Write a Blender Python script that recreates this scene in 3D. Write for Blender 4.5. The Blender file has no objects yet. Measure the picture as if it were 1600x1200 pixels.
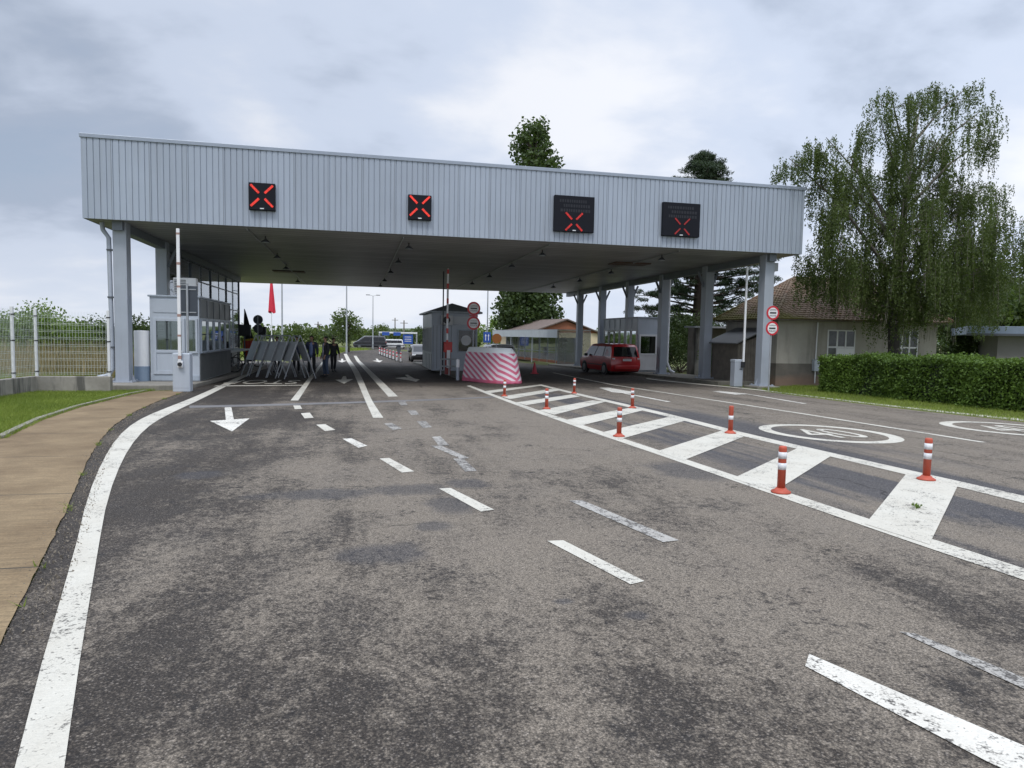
import bpy, math, random
import numpy as np
from mathutils import Vector, Matrix
R = math.radians
random.seed(7); rng = np.random.default_rng(11)
scene = bpy.context.scene
col = scene.collection

# ------------------------------------------------------------------ camera and survey helpers
F, YAW, PIT, ROL = 1065.5, .2215, .0702, .0188       # focal length in photo pixels (1600 wide), radians
KS = .0148                                            # the road falls gently away from the camera, then levels out
CAM = np.array([0, 0, 1.5])
_c, _s = math.cos(YAW), math.sin(YAW)
FWD = np.array([_s*math.cos(PIT), _c*math.cos(PIT), -math.sin(PIT)])
_r = np.array([_c, -_s, 0.]); _u = np.cross(_r, FWD)
RT = _r*math.cos(ROL)+_u*math.sin(ROL); UP = _u*math.cos(ROL)-_r*math.sin(ROL)

def ray(px, py): return FWD+RT*(px-800)/F+UP*(600-py)/F
def zg(Y): return -KS*min(max(Y, -12), 60)
def G(px, py, dz=0):
    d = ray(px, py); t = (-CAM[2]+dz)/(d[2]+KS*d[1]); P = CAM+d*t
    if P[1] > 60 or t < 0:
        t = (-KS*60+dz-CAM[2])/d[2]; P = CAM+d*t
    return P
def onY(px, py, Y): d = ray(px, py); return CAM+d*(Y/d[1])
def onX(px, py, X): d = ray(px, py); return CAM+d*(X/d[0])
def onZ(px, py, z): d = ray(px, py); return CAM+d*((z-CAM[2])/d[2])
def onD(px, py, D): d = ray(px, py); return CAM+d*(D/math.hypot(d[0], d[1]))

# ------------------------------------------------------------------ node helpers
class NT:
    def __init__(s, tree): s.t = tree; s.n = tree.nodes; s.l = tree.links
    def new(s, typ, **kw):
        n = s.n.new(typ)
        for k, v in kw.items(): setattr(n, k, v)
        return n
    def put(s, sock, v):
        if isinstance(v, bpy.types.NodeSocket): s.l.new(v, sock)
        elif v is not None:
            if sock.type == 'RGBA': v = (v, v, v, 1) if isinstance(v, (int, float)) else (*v, 1) if len(v) == 3 else v
            sock.default_value = v
    def math(s, op, a, b=None, c=None, clamp=False):
        n = s.new('ShaderNodeMath', operation=op, use_clamp=clamp)
        for i, v in enumerate((a, b, c)):
            if v is not None: s.put(n.inputs[i], v)
        return n.outputs[0]
    def vmath(s, op, a, b=None):
        n = s.new('ShaderNodeVectorMath', operation=op)
        s.put(n.inputs[0], a)
        if b is not None: s.put(n.inputs[1], b)
        return n.outputs['Value'] if op in ('LENGTH', 'DOT_PRODUCT', 'DISTANCE') else n.outputs[0]
    def noise(s, vec, scale, detail=4, rough=.55, dist=0):
        n = s.new('ShaderNodeTexNoise'); s.put(n.inputs['Vector'], vec)
        n.inputs['Scale'].default_value = scale; n.inputs['Detail'].default_value = detail
        n.inputs['Roughness'].default_value = rough; n.inputs['Distortion'].default_value = dist
        return n.outputs['Fac']
    def voro(s, vec, scale, out='Color', feature='F1'):
        n = s.new('ShaderNodeTexVoronoi', feature=feature); s.put(n.inputs['Vector'], vec)
        n.inputs['Scale'].default_value = scale
        return n.outputs[out]
    def map(s, v, a, b, c=0, d=1, smooth=False):
        n = s.new('ShaderNodeMapRange')
        if smooth: n.interpolation_type = 'SMOOTHSTEP'
        s.put(n.inputs[0], v)
        for i, x in enumerate((a, b, c, d)): s.put(n.inputs[i+1], x)
        return n.outputs[0]
    def mix(s, f, a, b, mode='MIX'):
        n = s.new('ShaderNodeMix', data_type='RGBA', blend_type=mode)
        s.put(n.inputs[0], f); s.put(n.inputs[6], a); s.put(n.inputs[7], b)
        return n.outputs[2]
    def mapping(s, vec, scale=(1, 1, 1), rot=(0, 0, 0), loc=(0, 0, 0)):
        n = s.new('ShaderNodeMapping'); s.put(n.inputs[0], vec)
        n.inputs['Scale'].default_value = scale; n.inputs['Rotation'].default_value = rot; n.inputs['Location'].default_value = loc
        return n.outputs[0]
    def pos(s): return s.new('ShaderNodeNewGeometry').outputs['Position']
    def obj(s): return s.new('ShaderNodeTexCoord').outputs['Object']
    def xyz(s, v):
        n = s.new('ShaderNodeSeparateXYZ'); s.put(n.inputs[0], v); return n.outputs
    def bump(s, h, strength=.3, dist=.01):
        n = s.new('ShaderNodeBump'); n.inputs['Strength'].default_value = strength; n.inputs['Distance'].default_value = dist
        s.put(n.inputs['Height'], h); return n.outputs[0]

MATS = {}
def base_mat(name):
    m = bpy.data.materials.new(name); m.use_nodes = True
    t = NT(m.node_tree); b = t.n['Principled BSDF']; MATS[name] = m
    return m, t, b
def mat(name, color, rough=.6, metal=0., var=.12, scale=3., bump=0., bscale=30., dirt=0., spec=.5):
    """plain surface with cloudy variation, optional dirt streaks and bump"""
    m, t, b = base_mat(name); p = t.pos()
    n = t.noise(p, scale, 5, .6)
    k = t.map(n, .25, .75, 1-var, 1+var)
    c = t.mix(1., color, k, 'MULTIPLY')
    if dirt:
        d = t.noise(t.mapping(p, (6, 6, .6)), 1.5, 6, .65)
        c = t.mix(t.map(d, .48, .75, 0, dirt), c, (.07, .06, .05))
    t.put(b.inputs['Base Color'], c)
    t.put(b.inputs['Roughness'], t.map(n, .3, .7, max(0, rough-.08), min(1, rough+.08)))
    b.inputs['Metallic'].default_value = metal; b.inputs['Specular IOR Level'].default_value = spec
    if bump: t.put(b.inputs['Normal'], t.bump(t.noise(p, bscale, 5), bump, .02))
    return m
def glass_mat(name, tint, alpha, rough=.03):
    m, t, b = base_mat(name)
    gl = t.new('ShaderNodeBsdfGlossy'); gl.inputs['Roughness'].default_value = rough; gl.inputs['Color'].default_value = (.9, .95, 1, 1)
    tr = t.new('ShaderNodeBsdfTransparent'); tr.inputs['Color'].default_value = (*tint, 1)
    di = t.new('ShaderNodeBsdfDiffuse'); di.inputs['Color'].default_value = (.45, .45, .42, 1)
    fr = t.new('ShaderNodeFresnel'); fr.inputs['IOR'].default_value = 1.5
    s1 = t.new('ShaderNodeMixShader'); s2 = t.new('ShaderNodeMixShader')
    dirt = t.map(t.noise(t.pos(), 1.3, 5, .65), .35, .8, alpha*.5, alpha)
    t.put(s1.inputs[0], dirt); t.l.new(tr.outputs[0], s1.inputs[1]); t.l.new(di.outputs[0], s1.inputs[2])
    t.put(s2.inputs[0], t.math('MINIMUM', t.math('MULTIPLY_ADD', fr.outputs[0], 1.3, .03), 1.)); t.l.new(s1.outputs[0], s2.inputs[1]); t.l.new(gl.outputs[0], s2.inputs[2])
    t.l.new(s2.outputs[0], t.n['Material Output'].inputs[0])
    return m
def emit_mat(name, color, strength, base=(.05, .005, .005)):
    m, t, b = base_mat(name)
    b.inputs['Base Color'].default_value = (*base, 1); b.inputs['Emission Color'].default_value = (*color, 1)
    n = t.voro(t.pos(), 28., 'Distance')
    t.put(b.inputs['Emission Strength'], t.map(n, .1, .6, strength*1.25, strength*.55)); b.inputs['Roughness'].default_value = .5
    return m
def leaf_mat(name, dark, light, trans=.35):
    m, t, b = base_mat(name); g = t.new('ShaderNodeNewGeometry')
    r = g.outputs['Random Per Island']
    n = t.noise(g.outputs['Position'], .55, 3)
    f = t.math('MULTIPLY_ADD', r, .55, t.map(n, .3, .7, 0, .45))
    c = t.mix(f, dark, light)
    di = t.new('ShaderNodeBsdfPrincipled'); t.put(di.inputs['Base Color'], c); di.inputs['Roughness'].default_value = .55; di.inputs['Specular IOR Level'].default_value = .3
    tl = t.new('ShaderNodeBsdfTranslucent'); t.put(tl.inputs['Color'], t.mix(.5, c, (.16, .24, .03)))
    mx = t.new('ShaderNodeMixShader'); mx.inputs[0].default_value = trans
    t.l.new(di.outputs[0], mx.inputs[1]); t.l.new(tl.outputs[0], mx.inputs[2]); t.l.new(mx.outputs[0], t.n['Material Output'].inputs[0])
    t.n.remove(b)
    return m

# ------------------------------------------------------------------ mesh helpers
def link(name, me, parent=None, loc=None):
    o = bpy.data.objects.new(name, me); col.objects.link(o)
    if parent: o.parent = parent
    if loc is not None: o.location = loc
    return o
def tag(o, label, cat, group=None):
    o['label'] = label; o['category'] = cat
    if group: o['group'] = group
    return o
def thing(name, loc, label, cat, group=None, rz=0):
    o = bpy.data.objects.new(name, None); o.empty_display_size = .2; col.objects.link(o)
    o.location = tuple(loc); o.rotation_euler = (0, 0, rz)
    return tag(o, label, cat, group)
def structure(o): o['kind'] = 'structure'; return o
def stuff(o): o['kind'] = 'stuff'; return o
def copy_tree(o, parent=None):
    c = o.copy(); col.objects.link(c)
    if parent: c.parent = parent
    for ch in list(o.children): copy_tree(ch, c)
    return c

class MB:
    def __init__(s): s.v = []; s.f = []
    def add(s, vs, fs):
        n = len(s.v); s.v += [tuple(map(float, p)) for p in vs]; s.f += [tuple(i+n for i in f) for f in fs]; return s
    def box(s, x0, x1, y0, y1, z0, z1):
        vs = [(x, y, z) for z in (z0, z1) for x, y in ((x0, y0), (x1, y0), (x1, y1), (x0, y1))]
        return s.add(vs, [(3, 2, 1, 0), (4, 5, 6, 7), (0, 1, 5, 4), (1, 2, 6, 5), (2, 3, 7, 6), (3, 0, 4, 7)])
    def cbox(s, c, d): return s.box(c[0]-d[0]/2, c[0]+d[0]/2, c[1]-d[1]/2, c[1]+d[1]/2, c[2]-d[2]/2, c[2]+d[2]/2)
    def bar(s, p, q, w, h=None, up=(0, 0, 1)):
        p, q = Vector(p), Vector(q); d = (q-p).normalized(); u = Vector(up)
        if abs(d.dot(u)) > .98: u = Vector((0, 1, 0))
        a = d.cross(u).normalized(); b = a.cross(d); h = h or w
        vs = [e+a*sx*w/2+b*sz*h/2 for e in (p, q) for sx, sz in ((-1, -1), (1, -1), (1, 1), (-1, 1))]
        return s.add(vs, [(3, 2, 1, 0), (4, 5, 6, 7), (0, 1, 5, 4), (1, 2, 6, 5), (2, 3, 7, 6), (3, 0, 4, 7)])
    def tube(s, pts, rad, n=10, cap=True):
        pts = [Vector(p) for p in pts]
        rad = rad if isinstance(rad, (list, tuple)) else [rad]*len(pts)
        vs = []; fs = []; pa = None
        for i, p in enumerate(pts):
            d = (pts[min(i+1, len(pts)-1)]-pts[max(i-1, 0)]).normalized()
            if pa is None: a = d.cross(Vector((0, 0, 1)) if abs(d.z) < .95 else Vector((1, 0, 0))).normalized()
            else: a = (pa-d*pa.dot(d)).normalized()
            pa = a; b = d.cross(a)
            vs += [p+(a*math.cos(2*math.pi*k/n)+b*math.sin(2*math.pi*k/n))*rad[i] for k in range(n)]
        for i in range(len(pts)-1):
            for k in range(n):
                k2 = (k+1) % n; fs.append((i*n+k, i*n+k2, (i+1)*n+k2, (i+1)*n+k))
        if cap: fs += [tuple(range(n-1, -1, -1)), tuple((len(pts)-1)*n+k for k in range(n))]
        return s.add(vs, fs)
    def lathe(s, prof, n=24, c=(0, 0, 0), axis='z'):
        vs = []; fs = []
        for r, z in prof:
            for k in range(n):
                a = 2*math.pi*k/n; x, y = r*math.cos(a), r*math.sin(a)
                vs.append((c[0]+x, c[1]+y, c[2]+z) if axis == 'z' else (c[0]+x, c[1]+z, c[2]+y) if axis == 'y' else (c[0]+z, c[1]+x, c[2]+y))
        for i in range(len(prof)-1):
            for k in range(n):
                k2 = (k+1) % n; fs.append((i*n+k, i*n+k2, (i+1)*n+k2, (i+1)*n+k))
        fs += [tuple(range(n-1, -1, -1)), tuple((len(prof)-1)*n+k for k in range(n))]
        return s.add(vs, fs)
    def prism(s, poly, z0, z1):
        """poly: (x,y) outline, z0/z1 numbers or functions of (x,y)"""
        n = len(poly); a = lambda z, p: z(*p) if callable(z) else z
        vs = [(p[0], p[1], a(z0, p)) for p in poly]+[(p[0], p[1], a(z1, p)) for p in poly]
        return s.add(vs, [tuple(range(n-1, -1, -1)), tuple(range(n, 2*n))]+[(i, (i+1) % n, n+(i+1) % n, n+i) for i in range(n)])
    def quad(s, *p): return s.add(p, [tuple(range(len(p)))])
    def mesh(s, name, m, smooth=False):
        me = bpy.data.meshes.new(name); me.from_pydata(s.v, [], s.f); me.validate(); me.update()
        if m: me.materials.append(m)
        if smooth: me.polygons.foreach_set('use_smooth', [True]*len(me.polygons))
        return me
    def build(s, name, m, parent=None, smooth=False, bevel=0, loc=None):
        import bmesh
        me = s.mesh(name, m, smooth)
        bm = bmesh.new(); bm.from_mesh(me); bmesh.ops.recalc_face_normals(bm, faces=bm.faces); bm.to_mesh(me); bm.free()
        o = link(name, me, parent, loc)
        if bevel:
            md = o.modifiers.new('edge', 'BEVEL'); md.width = bevel; md.segments = 2; md.limit_method = 'ANGLE'; md.angle_limit = R(40)
        if smooth:
            me.set_sharp_from_angle(angle=R(38))
        return o
def np_mesh(name, V, nper, m):
    """V: (n, nper, 3) separate faces"""
    n = len(V); me = bpy.data.meshes.new(name)
    me.vertices.add(n*nper); me.vertices.foreach_set('co', V.reshape(-1).astype(np.float32))
    me.loops.add(n*nper); me.loops.foreach_set('vertex_index', np.arange(n*nper, dtype=np.int32))
    me.polygons.add(n); me.polygons.foreach_set('loop_start', np.arange(n, dtype=np.int32)*nper)
    me.update(calc_edges=True); me.validate()
    if m: me.materials.append(m)
    return me
def unit(a): return a/np.maximum(np.linalg.norm(a, axis=1, keepdims=True), 1e-9)
def leaves(P, L, W, along=None, spread=1., flat=0.):
    """pointed four-corner leaves at P; along = preferred axis (n,3)"""
    n = len(P); a = rng.normal(size=(n, 3))*spread
    if along is not None: a = a+along
    a[:, 2] *= (1-flat); a = unit(a)
    b = unit(np.cross(a, rng.normal(size=(n, 3))))
    L = L*(.7+.6*rng.random((n, 1))); W = W*(.7+.6*rng.random((n, 1)))
    return np.stack([P-a*L/2, P+b*W/2-a*L*.05, P+a*L/2, P-b*W/2-a*L*.05], 1)
def text_mesh(s, size, m, align='CENTER', depth=.002):
    cu = bpy.data.curves.new('lettering', 'FONT'); cu.body = s; cu.size = size; cu.align_x = align; cu.align_y = 'CENTER'; cu.extrude = depth
    o = bpy.data.objects.new('lettering', cu); col.objects.link(o)
    dg = bpy.context.evaluated_depsgraph_get(); me = bpy.data.meshes.new_from_object(o.evaluated_get(dg))
    bpy.data.objects.remove(o); bpy.data.curves.remove(cu)
    me.materials.clear(); me.materials.append(m)
    return me

# ------------------------------------------------------------------ materials
def asphalt_mat():
    m, t, b = base_mat('asphalt'); p = t.pos(); x, y, z = t.xyz(p)[:3]
    wob = t.math('MULTIPLY_ADD', t.noise(p, 1.1, 3), 1.6, -.8)
    big = t.noise(t.mapping(p, (1, .55, 1)), .42, 5, .6)
    mid = t.noise(t.mapping(p, (1, .7, 1)), 2.1, 6, .68)
    fine = t.noise(p, 14., 5, .7)
    # worn tan aggregate away from the kerb line, tarry beside it: crumbs whose density follows broad wear and painted canopy shade
    side = t.map(t.math('ADD', x, wob), -3.6, 1.2, -.20, .10, True)
    side = t.math('ADD', side, t.map(y, 5., 2.4, 0, -.10, True))
    dens = t.math('ADD', t.math('MULTIPLY', big, .75), t.math('MULTIPLY', mid, .38))
    dens = t.math('ADD', t.math('SUBTRACT', dens, .04), t.math('MULTIPLY', side, .8))
    dens = t.math('ADD', dens, t.map(t.noise(t.mapping(p, (1.7, .07, 1), (0, 0, R(3))), 1., 3), .3, .7, -.07, .07))
    right = t.map(t.math('SUBTRACT', x, 5.6), 0, .5)
    dens = t.mix(right, dens, t.map(t.noise(t.mapping(p, (1.6, .2, 1)), 1.2, 5, .6), .3, .75, .50, .72))
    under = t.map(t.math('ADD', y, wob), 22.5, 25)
    dens = t.mix(t.math('MULTIPLY', under, .7), dens, .36)  # canopy shade painted in: road colour goes darker beneath it
    grain = t.math('ADD', t.math('MULTIPLY', t.noise(t.mapping(p, (1, .8, 1)), 15., 6, .74), .55), t.math('MULTIPLY', t.noise(p, 55., 3, .6), .45))
    w = t.map(t.math('ADD', grain, t.math('SUBTRACT', dens, .5)), .40, .62, 0, 1, True)
    # tar blotches: sparse black crumbs
    crumb = t.map(t.math('MULTIPLY', t.noise(t.mapping(p, (1, .8, 1)), 17, 5, .78), t.noise(p, 1.3, 4, .7)), .31, .37)
    speck = t.map(t.noise(p, 95., 2, .5), .50, .66, 0, .5)
    c = t.mix(w, t.mix(speck, (.038, .032, .0275), (.17, .143, .115)), (.222, .190, .153))
    c = t.mix(t.math('MULTIPLY', crumb, .75), c, (.022, .02, .02))
    # bluish smooth patches laid over the old surface (ellipses with ragged rims)
    pm = None
    for (qx, qy, sx, sy) in ((640, 765, 70, 9), (500, 772, 110, 8), (675, 822, 32, 8), (590, 865, 80, 17), (730, 756, 34, 9), (705, 790, 40, 14), (310, 742, 38, 6), (880, 940, 18, 5), (995, 962, 22, 8), (1080, 735, 60, 14)):
        a = G(qx, qy); ex = abs(G(qx+sx, qy)[0]-a[0]); ey = abs(G(qx, qy-sy)[1]-a[1])
        d = t.vmath('LENGTH', t.vmath('MULTIPLY', t.vmath('SUBTRACT', p, tuple(a)), (1/ex, 1/ey, 0)))
        d = t.math('ADD', d, t.map(mid, .2, .8, -.45, .45))
        e = t.map(d, .55, 1.25, .6, 0, True); pm = e if pm is None else t.math('MAXIMUM', pm, e)
    c = t.mix(pm, c, (.055, .056, .064))
    # darker bluish new strips inside the hatched island
    s1 = t.map(t.noise(t.mapping(p, (1.2, .12, 1)), 1.0, 3), .47, .56)
    isl = t.math('MULTIPLY', t.math('MULTIPLY', t.map(x, 4.3, 4.9), t.map(x, 8.2, 7.6)), t.map(y, 22, 20))
    c = t.mix(t.math('MULTIPLY', t.math('MULTIPLY', isl, s1), .8), c, (.06, .062, .073))
    # stones
    vo = t.new('ShaderNodeTexVoronoi'); t.put(vo.inputs['Vector'], p); vo.inputs['Scale'].default_value = 115.
    r = t.xyz(vo.outputs['Color'])[0]
    st = t.map(r, .0, 1., .62, 1.32)
    c = t.mix(1., c, st, 'MULTIPLY')
    bright = t.map(r, .93, .95)
    c = t.mix(t.math('MULTIPLY', bright, .28), c, (.36, .32, .28))
    ck = t.new('ShaderNodeTexVoronoi', feature='DISTANCE_TO_EDGE'); ck.inputs['Scale'].default_value = .28
    nz = t.new('ShaderNodeTexNoise'); t.put(nz.inputs['Vector'], p); nz.inputs['Scale'].default_value = 1.6; nz.inputs['Detail'].default_value = 6
    t.put(ck.inputs['Vector'], t.vmath('ADD', p, t.vmath('MULTIPLY', nz.outputs['Color'], (1.1, 1.1, 0))))
    crack = t.math('MULTIPLY', t.map(ck.outputs['Distance'], .006, .002), t.map(big, .5, .6))
    c = t.mix(t.math('MULTIPLY', crack, .7), c, (.018, .017, .016))
    gap = t.map(vo.outputs['Distance'], .45, .75)
    c = t.mix(t.math('MULTIPLY', gap, .55), c, (.02, .019, .019))
    t.put(b.inputs['Base Color'], c)
    t.put(b.inputs['Roughness'], t.map(mid, .3, .7, .62, .9))
    b.inputs['Specular IOR Level'].default_value = .22
    h = t.math('SUBTRACT', t.math('MULTIPLY', fine, .7), vo.outputs['Distance'])
    t.put(b.inputs['Normal'], t.bump(h, .55, .012))
    return m
def paint_mat(name, color, wear, fade=0.):
    m, t, b = base_mat(name); p = t.pos()
    n = t.noise(p, 22, 6, .75); n2 = t.noise(p, 1.7, 4, .65); n3 = t.noise(t.mapping(p, (1, .35, 1)), 5., 5, .7)
    v = t.voro(p, 75., 'Distance')
    g = t.math('ADD', t.math('MULTIPLY', n, .5), t.math('ADD', t.math('MULTIPLY', n2, .3), t.math('MULTIPLY', v, .12)))
    k = t.map(g, .60-wear*.22, .66-wear*.2, 0, 1)
    dirty = t.mix(t.map(n3, .4, .8, 0, .45), color, (.40, .36, .29))
    dirty = t.mix(1., dirty, t.map(n, .2, .8, .82, 1.12), 'MULTIPLY')
    if fade: dirty = t.mix(fade, dirty, (.15, .135, .12))
    t.put(b.inputs['Base Color'], t.mix(k, dirty, (.07, .064, .058))); b.inputs['Roughness'].default_value = .75
    t.put(b.inputs['Normal'], t.bump(t.math('SUBTRACT', n, v), .35, .008))
    return m
ASPH = asphalt_mat()
PAINT = paint_mat('road_paint', (.54, .52, .455), .50)
PAINT_OLD = paint_mat('worn_road_paint', (.66, .64, .58), .55)
PAINT_FADED = paint_mat('faded_road_paint', (.50, .49, .46), .75, .35)

def concrete_path_mat():
    m, t, b = base_mat('brown_concrete'); p = t.pos()
    n = t.noise(p, .9, 6, .65); f = t.noise(t.mapping(p, (5, 60, 5), (0, 0, .5)), 1., 3); g = t.noise(p, 60, 4)
    c = t.mix(t.map(n, .3, .7), (.125, .082, .040), (.245, .178, .098))
    c = t.mix(1., c, t.math('MULTIPLY', t.map(f, .3, .7, .78, 1.2), t.map(g, .3, .7, .8, 1.2)), 'MULTIPLY')
    x, y = t.xyz(p)[:2]
    j = t.math('ABSOLUTE', t.math('SUBTRACT', t.math('FRACT', t.math('MULTIPLY', t.math('SUBTRACT', y, 4.92), 1/2.35)), .5))
    j = t.map(j, .494, .498)
    c = t.mix(j, c, (.03, .026, .02))
    t.put(b.inputs['Base Color'], c); b.inputs['Roughness'].default_value = .85
    t.put(b.inputs['Normal'], t.bump(t.math('ADD', f, g), .25, .01)); return m
def ground_mat():
    m, t, b = base_mat('meadow'); p = t.pos()
    n = t.noise(p, .25, 5, .65); f = t.noise(p, 9., 5, .7)
    c = t.mix(t.map(n, .35, .65), (.085, .12, .022), (.16, .15, .045))
    c = t.mix(t.map(f, .3, .7, 0, .6), c, (.055, .075, .016))
    t.put(b.inputs['Base Color'], c); b.inputs['Roughness'].default_value = .95; t.put(b.inputs['Normal'], t.bump(f, .6, .05)); return m
def soffit_mat():
    m, t, b = base_mat('soffit_planks'); p = t.pos(); x, y = t.xyz(p)[:2]
    yy = t.math('MULTIPLY', y, 1/.5); g = t.math('ABSOLUTE', t.math('SUBTRACT', t.math('FRACT', yy), .5)); wn = t.new('ShaderNodeTexWhiteNoise', noise_dimensions='1D'); t.put(wn.inputs['W'], t.math('FLOOR', yy))
    k = t.map(g, .44, .47)
    c = t.mix(1., (.29, .29, .29), t.math('MULTIPLY', t.map(wn.outputs[0], 0, 1, .86, 1.14), t.map(t.noise(p, .6, 5), .3, .7, .85, 1.15)), 'MULTIPLY')
    c = t.mix(k, c, (.06, .06, .06))
    t.put(b.inputs['Base Color'], c); b.inputs['Roughness'].default_value = .45
    t.put(b.inputs['Normal'], t.bump(t.map(g, .40, .48, 1, 0), .6, .02)); return m
def roof_tile_mat():
    m, t, b = base_mat('clay_tiles'); p = t.pos(); x, y, z = t.xyz(p)[:3]
    n = t.noise(p, 1.1, 6, .65); mo = t.noise(p, .7, 5, .6)
    v = t.xyz(t.voro(t.mapping(p, (4.5, 4.5, 6)), 1.))[0]
    c = t.mix(t.map(n, .3, .7), (.165, .108, .072), (.235, .172, .12))
    c = t.mix(t.map(v, .0, 1., 0, .5), c, (.21, .165, .125))
    c = t.mix(t.map(v, .96, .99, 0, .6), c, (.27, .10, .055))
    moss = t.math('ADD', t.math('MULTIPLY', t.map(x, 18.6, 16.9), .3), mo)
    low = t.map(z, 2.75, 2.3, 0, .3)
    c = t.mix(t.map(t.math('ADD', moss, low), .62, .80, 0, .85), c, (.12, .115, .022))
    t.put(b.inputs['Base Color'], c); b.inputs['Roughness'].default_value = .9; t.put(b.inputs['Normal'], t.bump(n, .3, .02)); return m
def plaster_mat():
    m, t, b = base_mat('grey_render'); p = t.pos(); z = t.xyz(p)[2]
    n = t.noise(p, .8, 6, .65); s = t.noise(t.mapping(p, (3, 3, .35)), 1.2, 5, .65); f = t.noise(p, 40, 4)
    c = t.mix(t.map(n, .3, .7), (.30, .285, .25), (.40, .38, .34))
    c = t.mix(t.map(s, .5, .75, 0, .5), c, (.13, .12, .105))
    low = t.map(z, .56, .54)
    c = t.mix(low, c, t.mix(t.map(n, .35, .65), (.10, .092, .08), (.17, .155, .135)))
    br = t.map(t.math('ADD', t.math('MULTIPLY', z, -1.), t.math('MULTIPLY', n, .8)), .30, .55)
    c = t.mix(t.math('MULTIPLY', br, .7), c, (.23, .15, .11))
    t.put(b.inputs['Base Color'], c); b.inputs['Roughness'].default_value = .95; t.put(b.inputs['Normal'], t.bump(t.math('ADD', f, n), .25, .02)); return m
def wall_concrete_mat():
    m, t, b = base_mat('stained_concrete'); p = t.pos()
    n = t.noise(p, 1.4, 6, .65); s = t.noise(t.mapping(p, (1.4, 1.4, .25)), 1., 5, .6)
    c = t.mix(t.map(n, .3, .7), (.21, .195, .165), (.36, .34, .30))
    c = t.mix(t.map(s, .52, .60, 0, .8), c, (.05, .05, .045))
    t.put(b.inputs['Base Color'], c); b.inputs['Roughness'].default_value = .92; t.put(b.inputs['Normal'], t.bump(n, .4, .03)); return m
def chevron_mat(nx):
    m, t, b = base_mat('chevron_plastic'); o = t.obj(); x, y, z = t.xyz(o)[:3]
    u = t.math('ABSOLUTE', t.math('SUBTRACT', x, nx))
    f = t.math('SUBTRACT', t.math('SUBTRACT', z, t.math('MULTIPLY', u, .62)), t.math('MULTIPLY', t.math('MAXIMUM', t.math('ADD', y, .95), 0.), .5))
    fr = t.math('FRACT', t.math('MULTIPLY', f, 1/.245))
    k = t.math('MULTIPLY', t.map(fr, .44, .48), t.map(fr, .98, .95))
    n = t.noise(o, 5, 5, .6)
    white = t.mix(t.map(n, .4, .8, 0, .5), (.80, .73, .76), (.72, .54, .60))
    red = t.mix(t.map(n, .3, .7), (.62, .10, .18), (.68, .19, .30))
    base = t.map(z, .15, .12)
    c = t.mix(t.math('MAXIMUM', k, base), white, red)
    c = t.mix(t.map(z, 1.2, 1.22), c, (.86, .89, .88))
    t.put(b.inputs['Base Color'], c); b.inputs['Roughness'].default_value = .45; return m
def bark_birch_mat():
    m, t, b = base_mat('birch_bark'); p = t.pos()
    n = t.math('ADD', t.noise(t.mapping(p, (1, 1, 1.8)), 3.2, 5, .7), t.map(t.xyz(p)[2], 1.5, 3.5, .12, -.06))
    t.put(b.inputs['Base Color'], t.mix(t.map(n, .40, .54), (.40, .38, .34), (.03, .027, .024))); b.inputs['Roughness'].default_value = .85; return m

GROUND = ground_mat(); PATH = concrete_path_mat(); SOFFIT = soffit_mat(); TILE = roof_tile_mat(); PLASTER = plaster_mat(); CWALL = wall_concrete_mat()
def fascia_mat():
    m, t, b = base_mat('fascia_metal'); p = t.pos(); x, y, z = t.xyz(p)[:3]
    k = t.math('FLOOR', t.math('MULTIPLY', t.math('ADD', x, y), 1/1.08)); wn = t.new('ShaderNodeTexWhiteNoise', noise_dimensions='1D'); t.put(wn.inputs['W'], k)
    st = t.noise(t.mapping(p, (7, 7, .35)), 1.3, 6, .65); n = t.noise(p, .5, 5)
    lap = t.map(t.math('FRACT', t.math('MULTIPLY', t.math('ADD', x, y), 1/1.08)), .022, .018)
    c = t.mix(1., (.345, .39, .455), t.math('MULTIPLY', t.map(wn.outputs[0], 0, 1, .95, 1.05), t.map(n, .3, .7, .95, 1.05)), 'MULTIPLY')
    c = t.mix(t.map(st, .5, .75, 0, .2), c, (.17, .17, .17)); c = t.mix(t.math('MULTIPLY', lap, .6), c, (.10, .11, .125))
    t.put(b.inputs['Base Color'], c); b.inputs['Metallic'].default_value = .25; t.put(b.inputs['Roughness'], t.map(st, .3, .7, .33, .48)); t.put(b.inputs['Normal'], t.bump(n, .12, .06)); return m
FASCIA = fascia_mat()
TRIM = mat('fascia_trim', (.30, .34, .40), .4, .3, .06)
STEEL = mat('grey_steel_paint', (.36, .395, .45), .42, .1, .06, 1.5, dirt=.10)
STEEL_D = mat('dark_steel', (.09, .10, .115), .45, .2, .1)
BRKT = mat('bracket_steel', (.16, .18, .21), .45, .2, .1)
GALV = mat('galvanised', (.38, .40, .42), .45, .5, .12, 4)
PANEL = mat('booth_panel', (.44, .485, .545), .4, .05, .05, 1.2, dirt=.08)
PANEL_D = mat('booth_panel_grey', (.36, .41, .47), .45, .05, .06, 1.2, dirt=.1)
WHITEP = mat('white_coat', (.74, .75, .76), .4, 0, .05, 2, dirt=.06)
WHITEF = mat('window_white', (.68, .69, .70), .5, 0, .06, 2, dirt=.1)
BLACK = mat('black_plastic', (.018, .019, .022), .45, 0, .15)
SIGNBLK = mat('display_black', (.010, .011, .016), .6, 0, .12, spec=.15)
DIMLED = mat('unlit_led', (.028, .03, .037), .6, spec=.2)
PATCHY = mat('kerb_concrete', (.24, .225, .195), .9, 0, .22, 1.6, .3, 25, dirt=.35)
KERBD = mat('kerb_old', (.17, .16, .135), .92, 0, .25, 2, .3, 25, dirt=.5)
REDP = mat('red_paint', (.50, .045, .04), .45, 0, .1, 3, dirt=.08)
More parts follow.
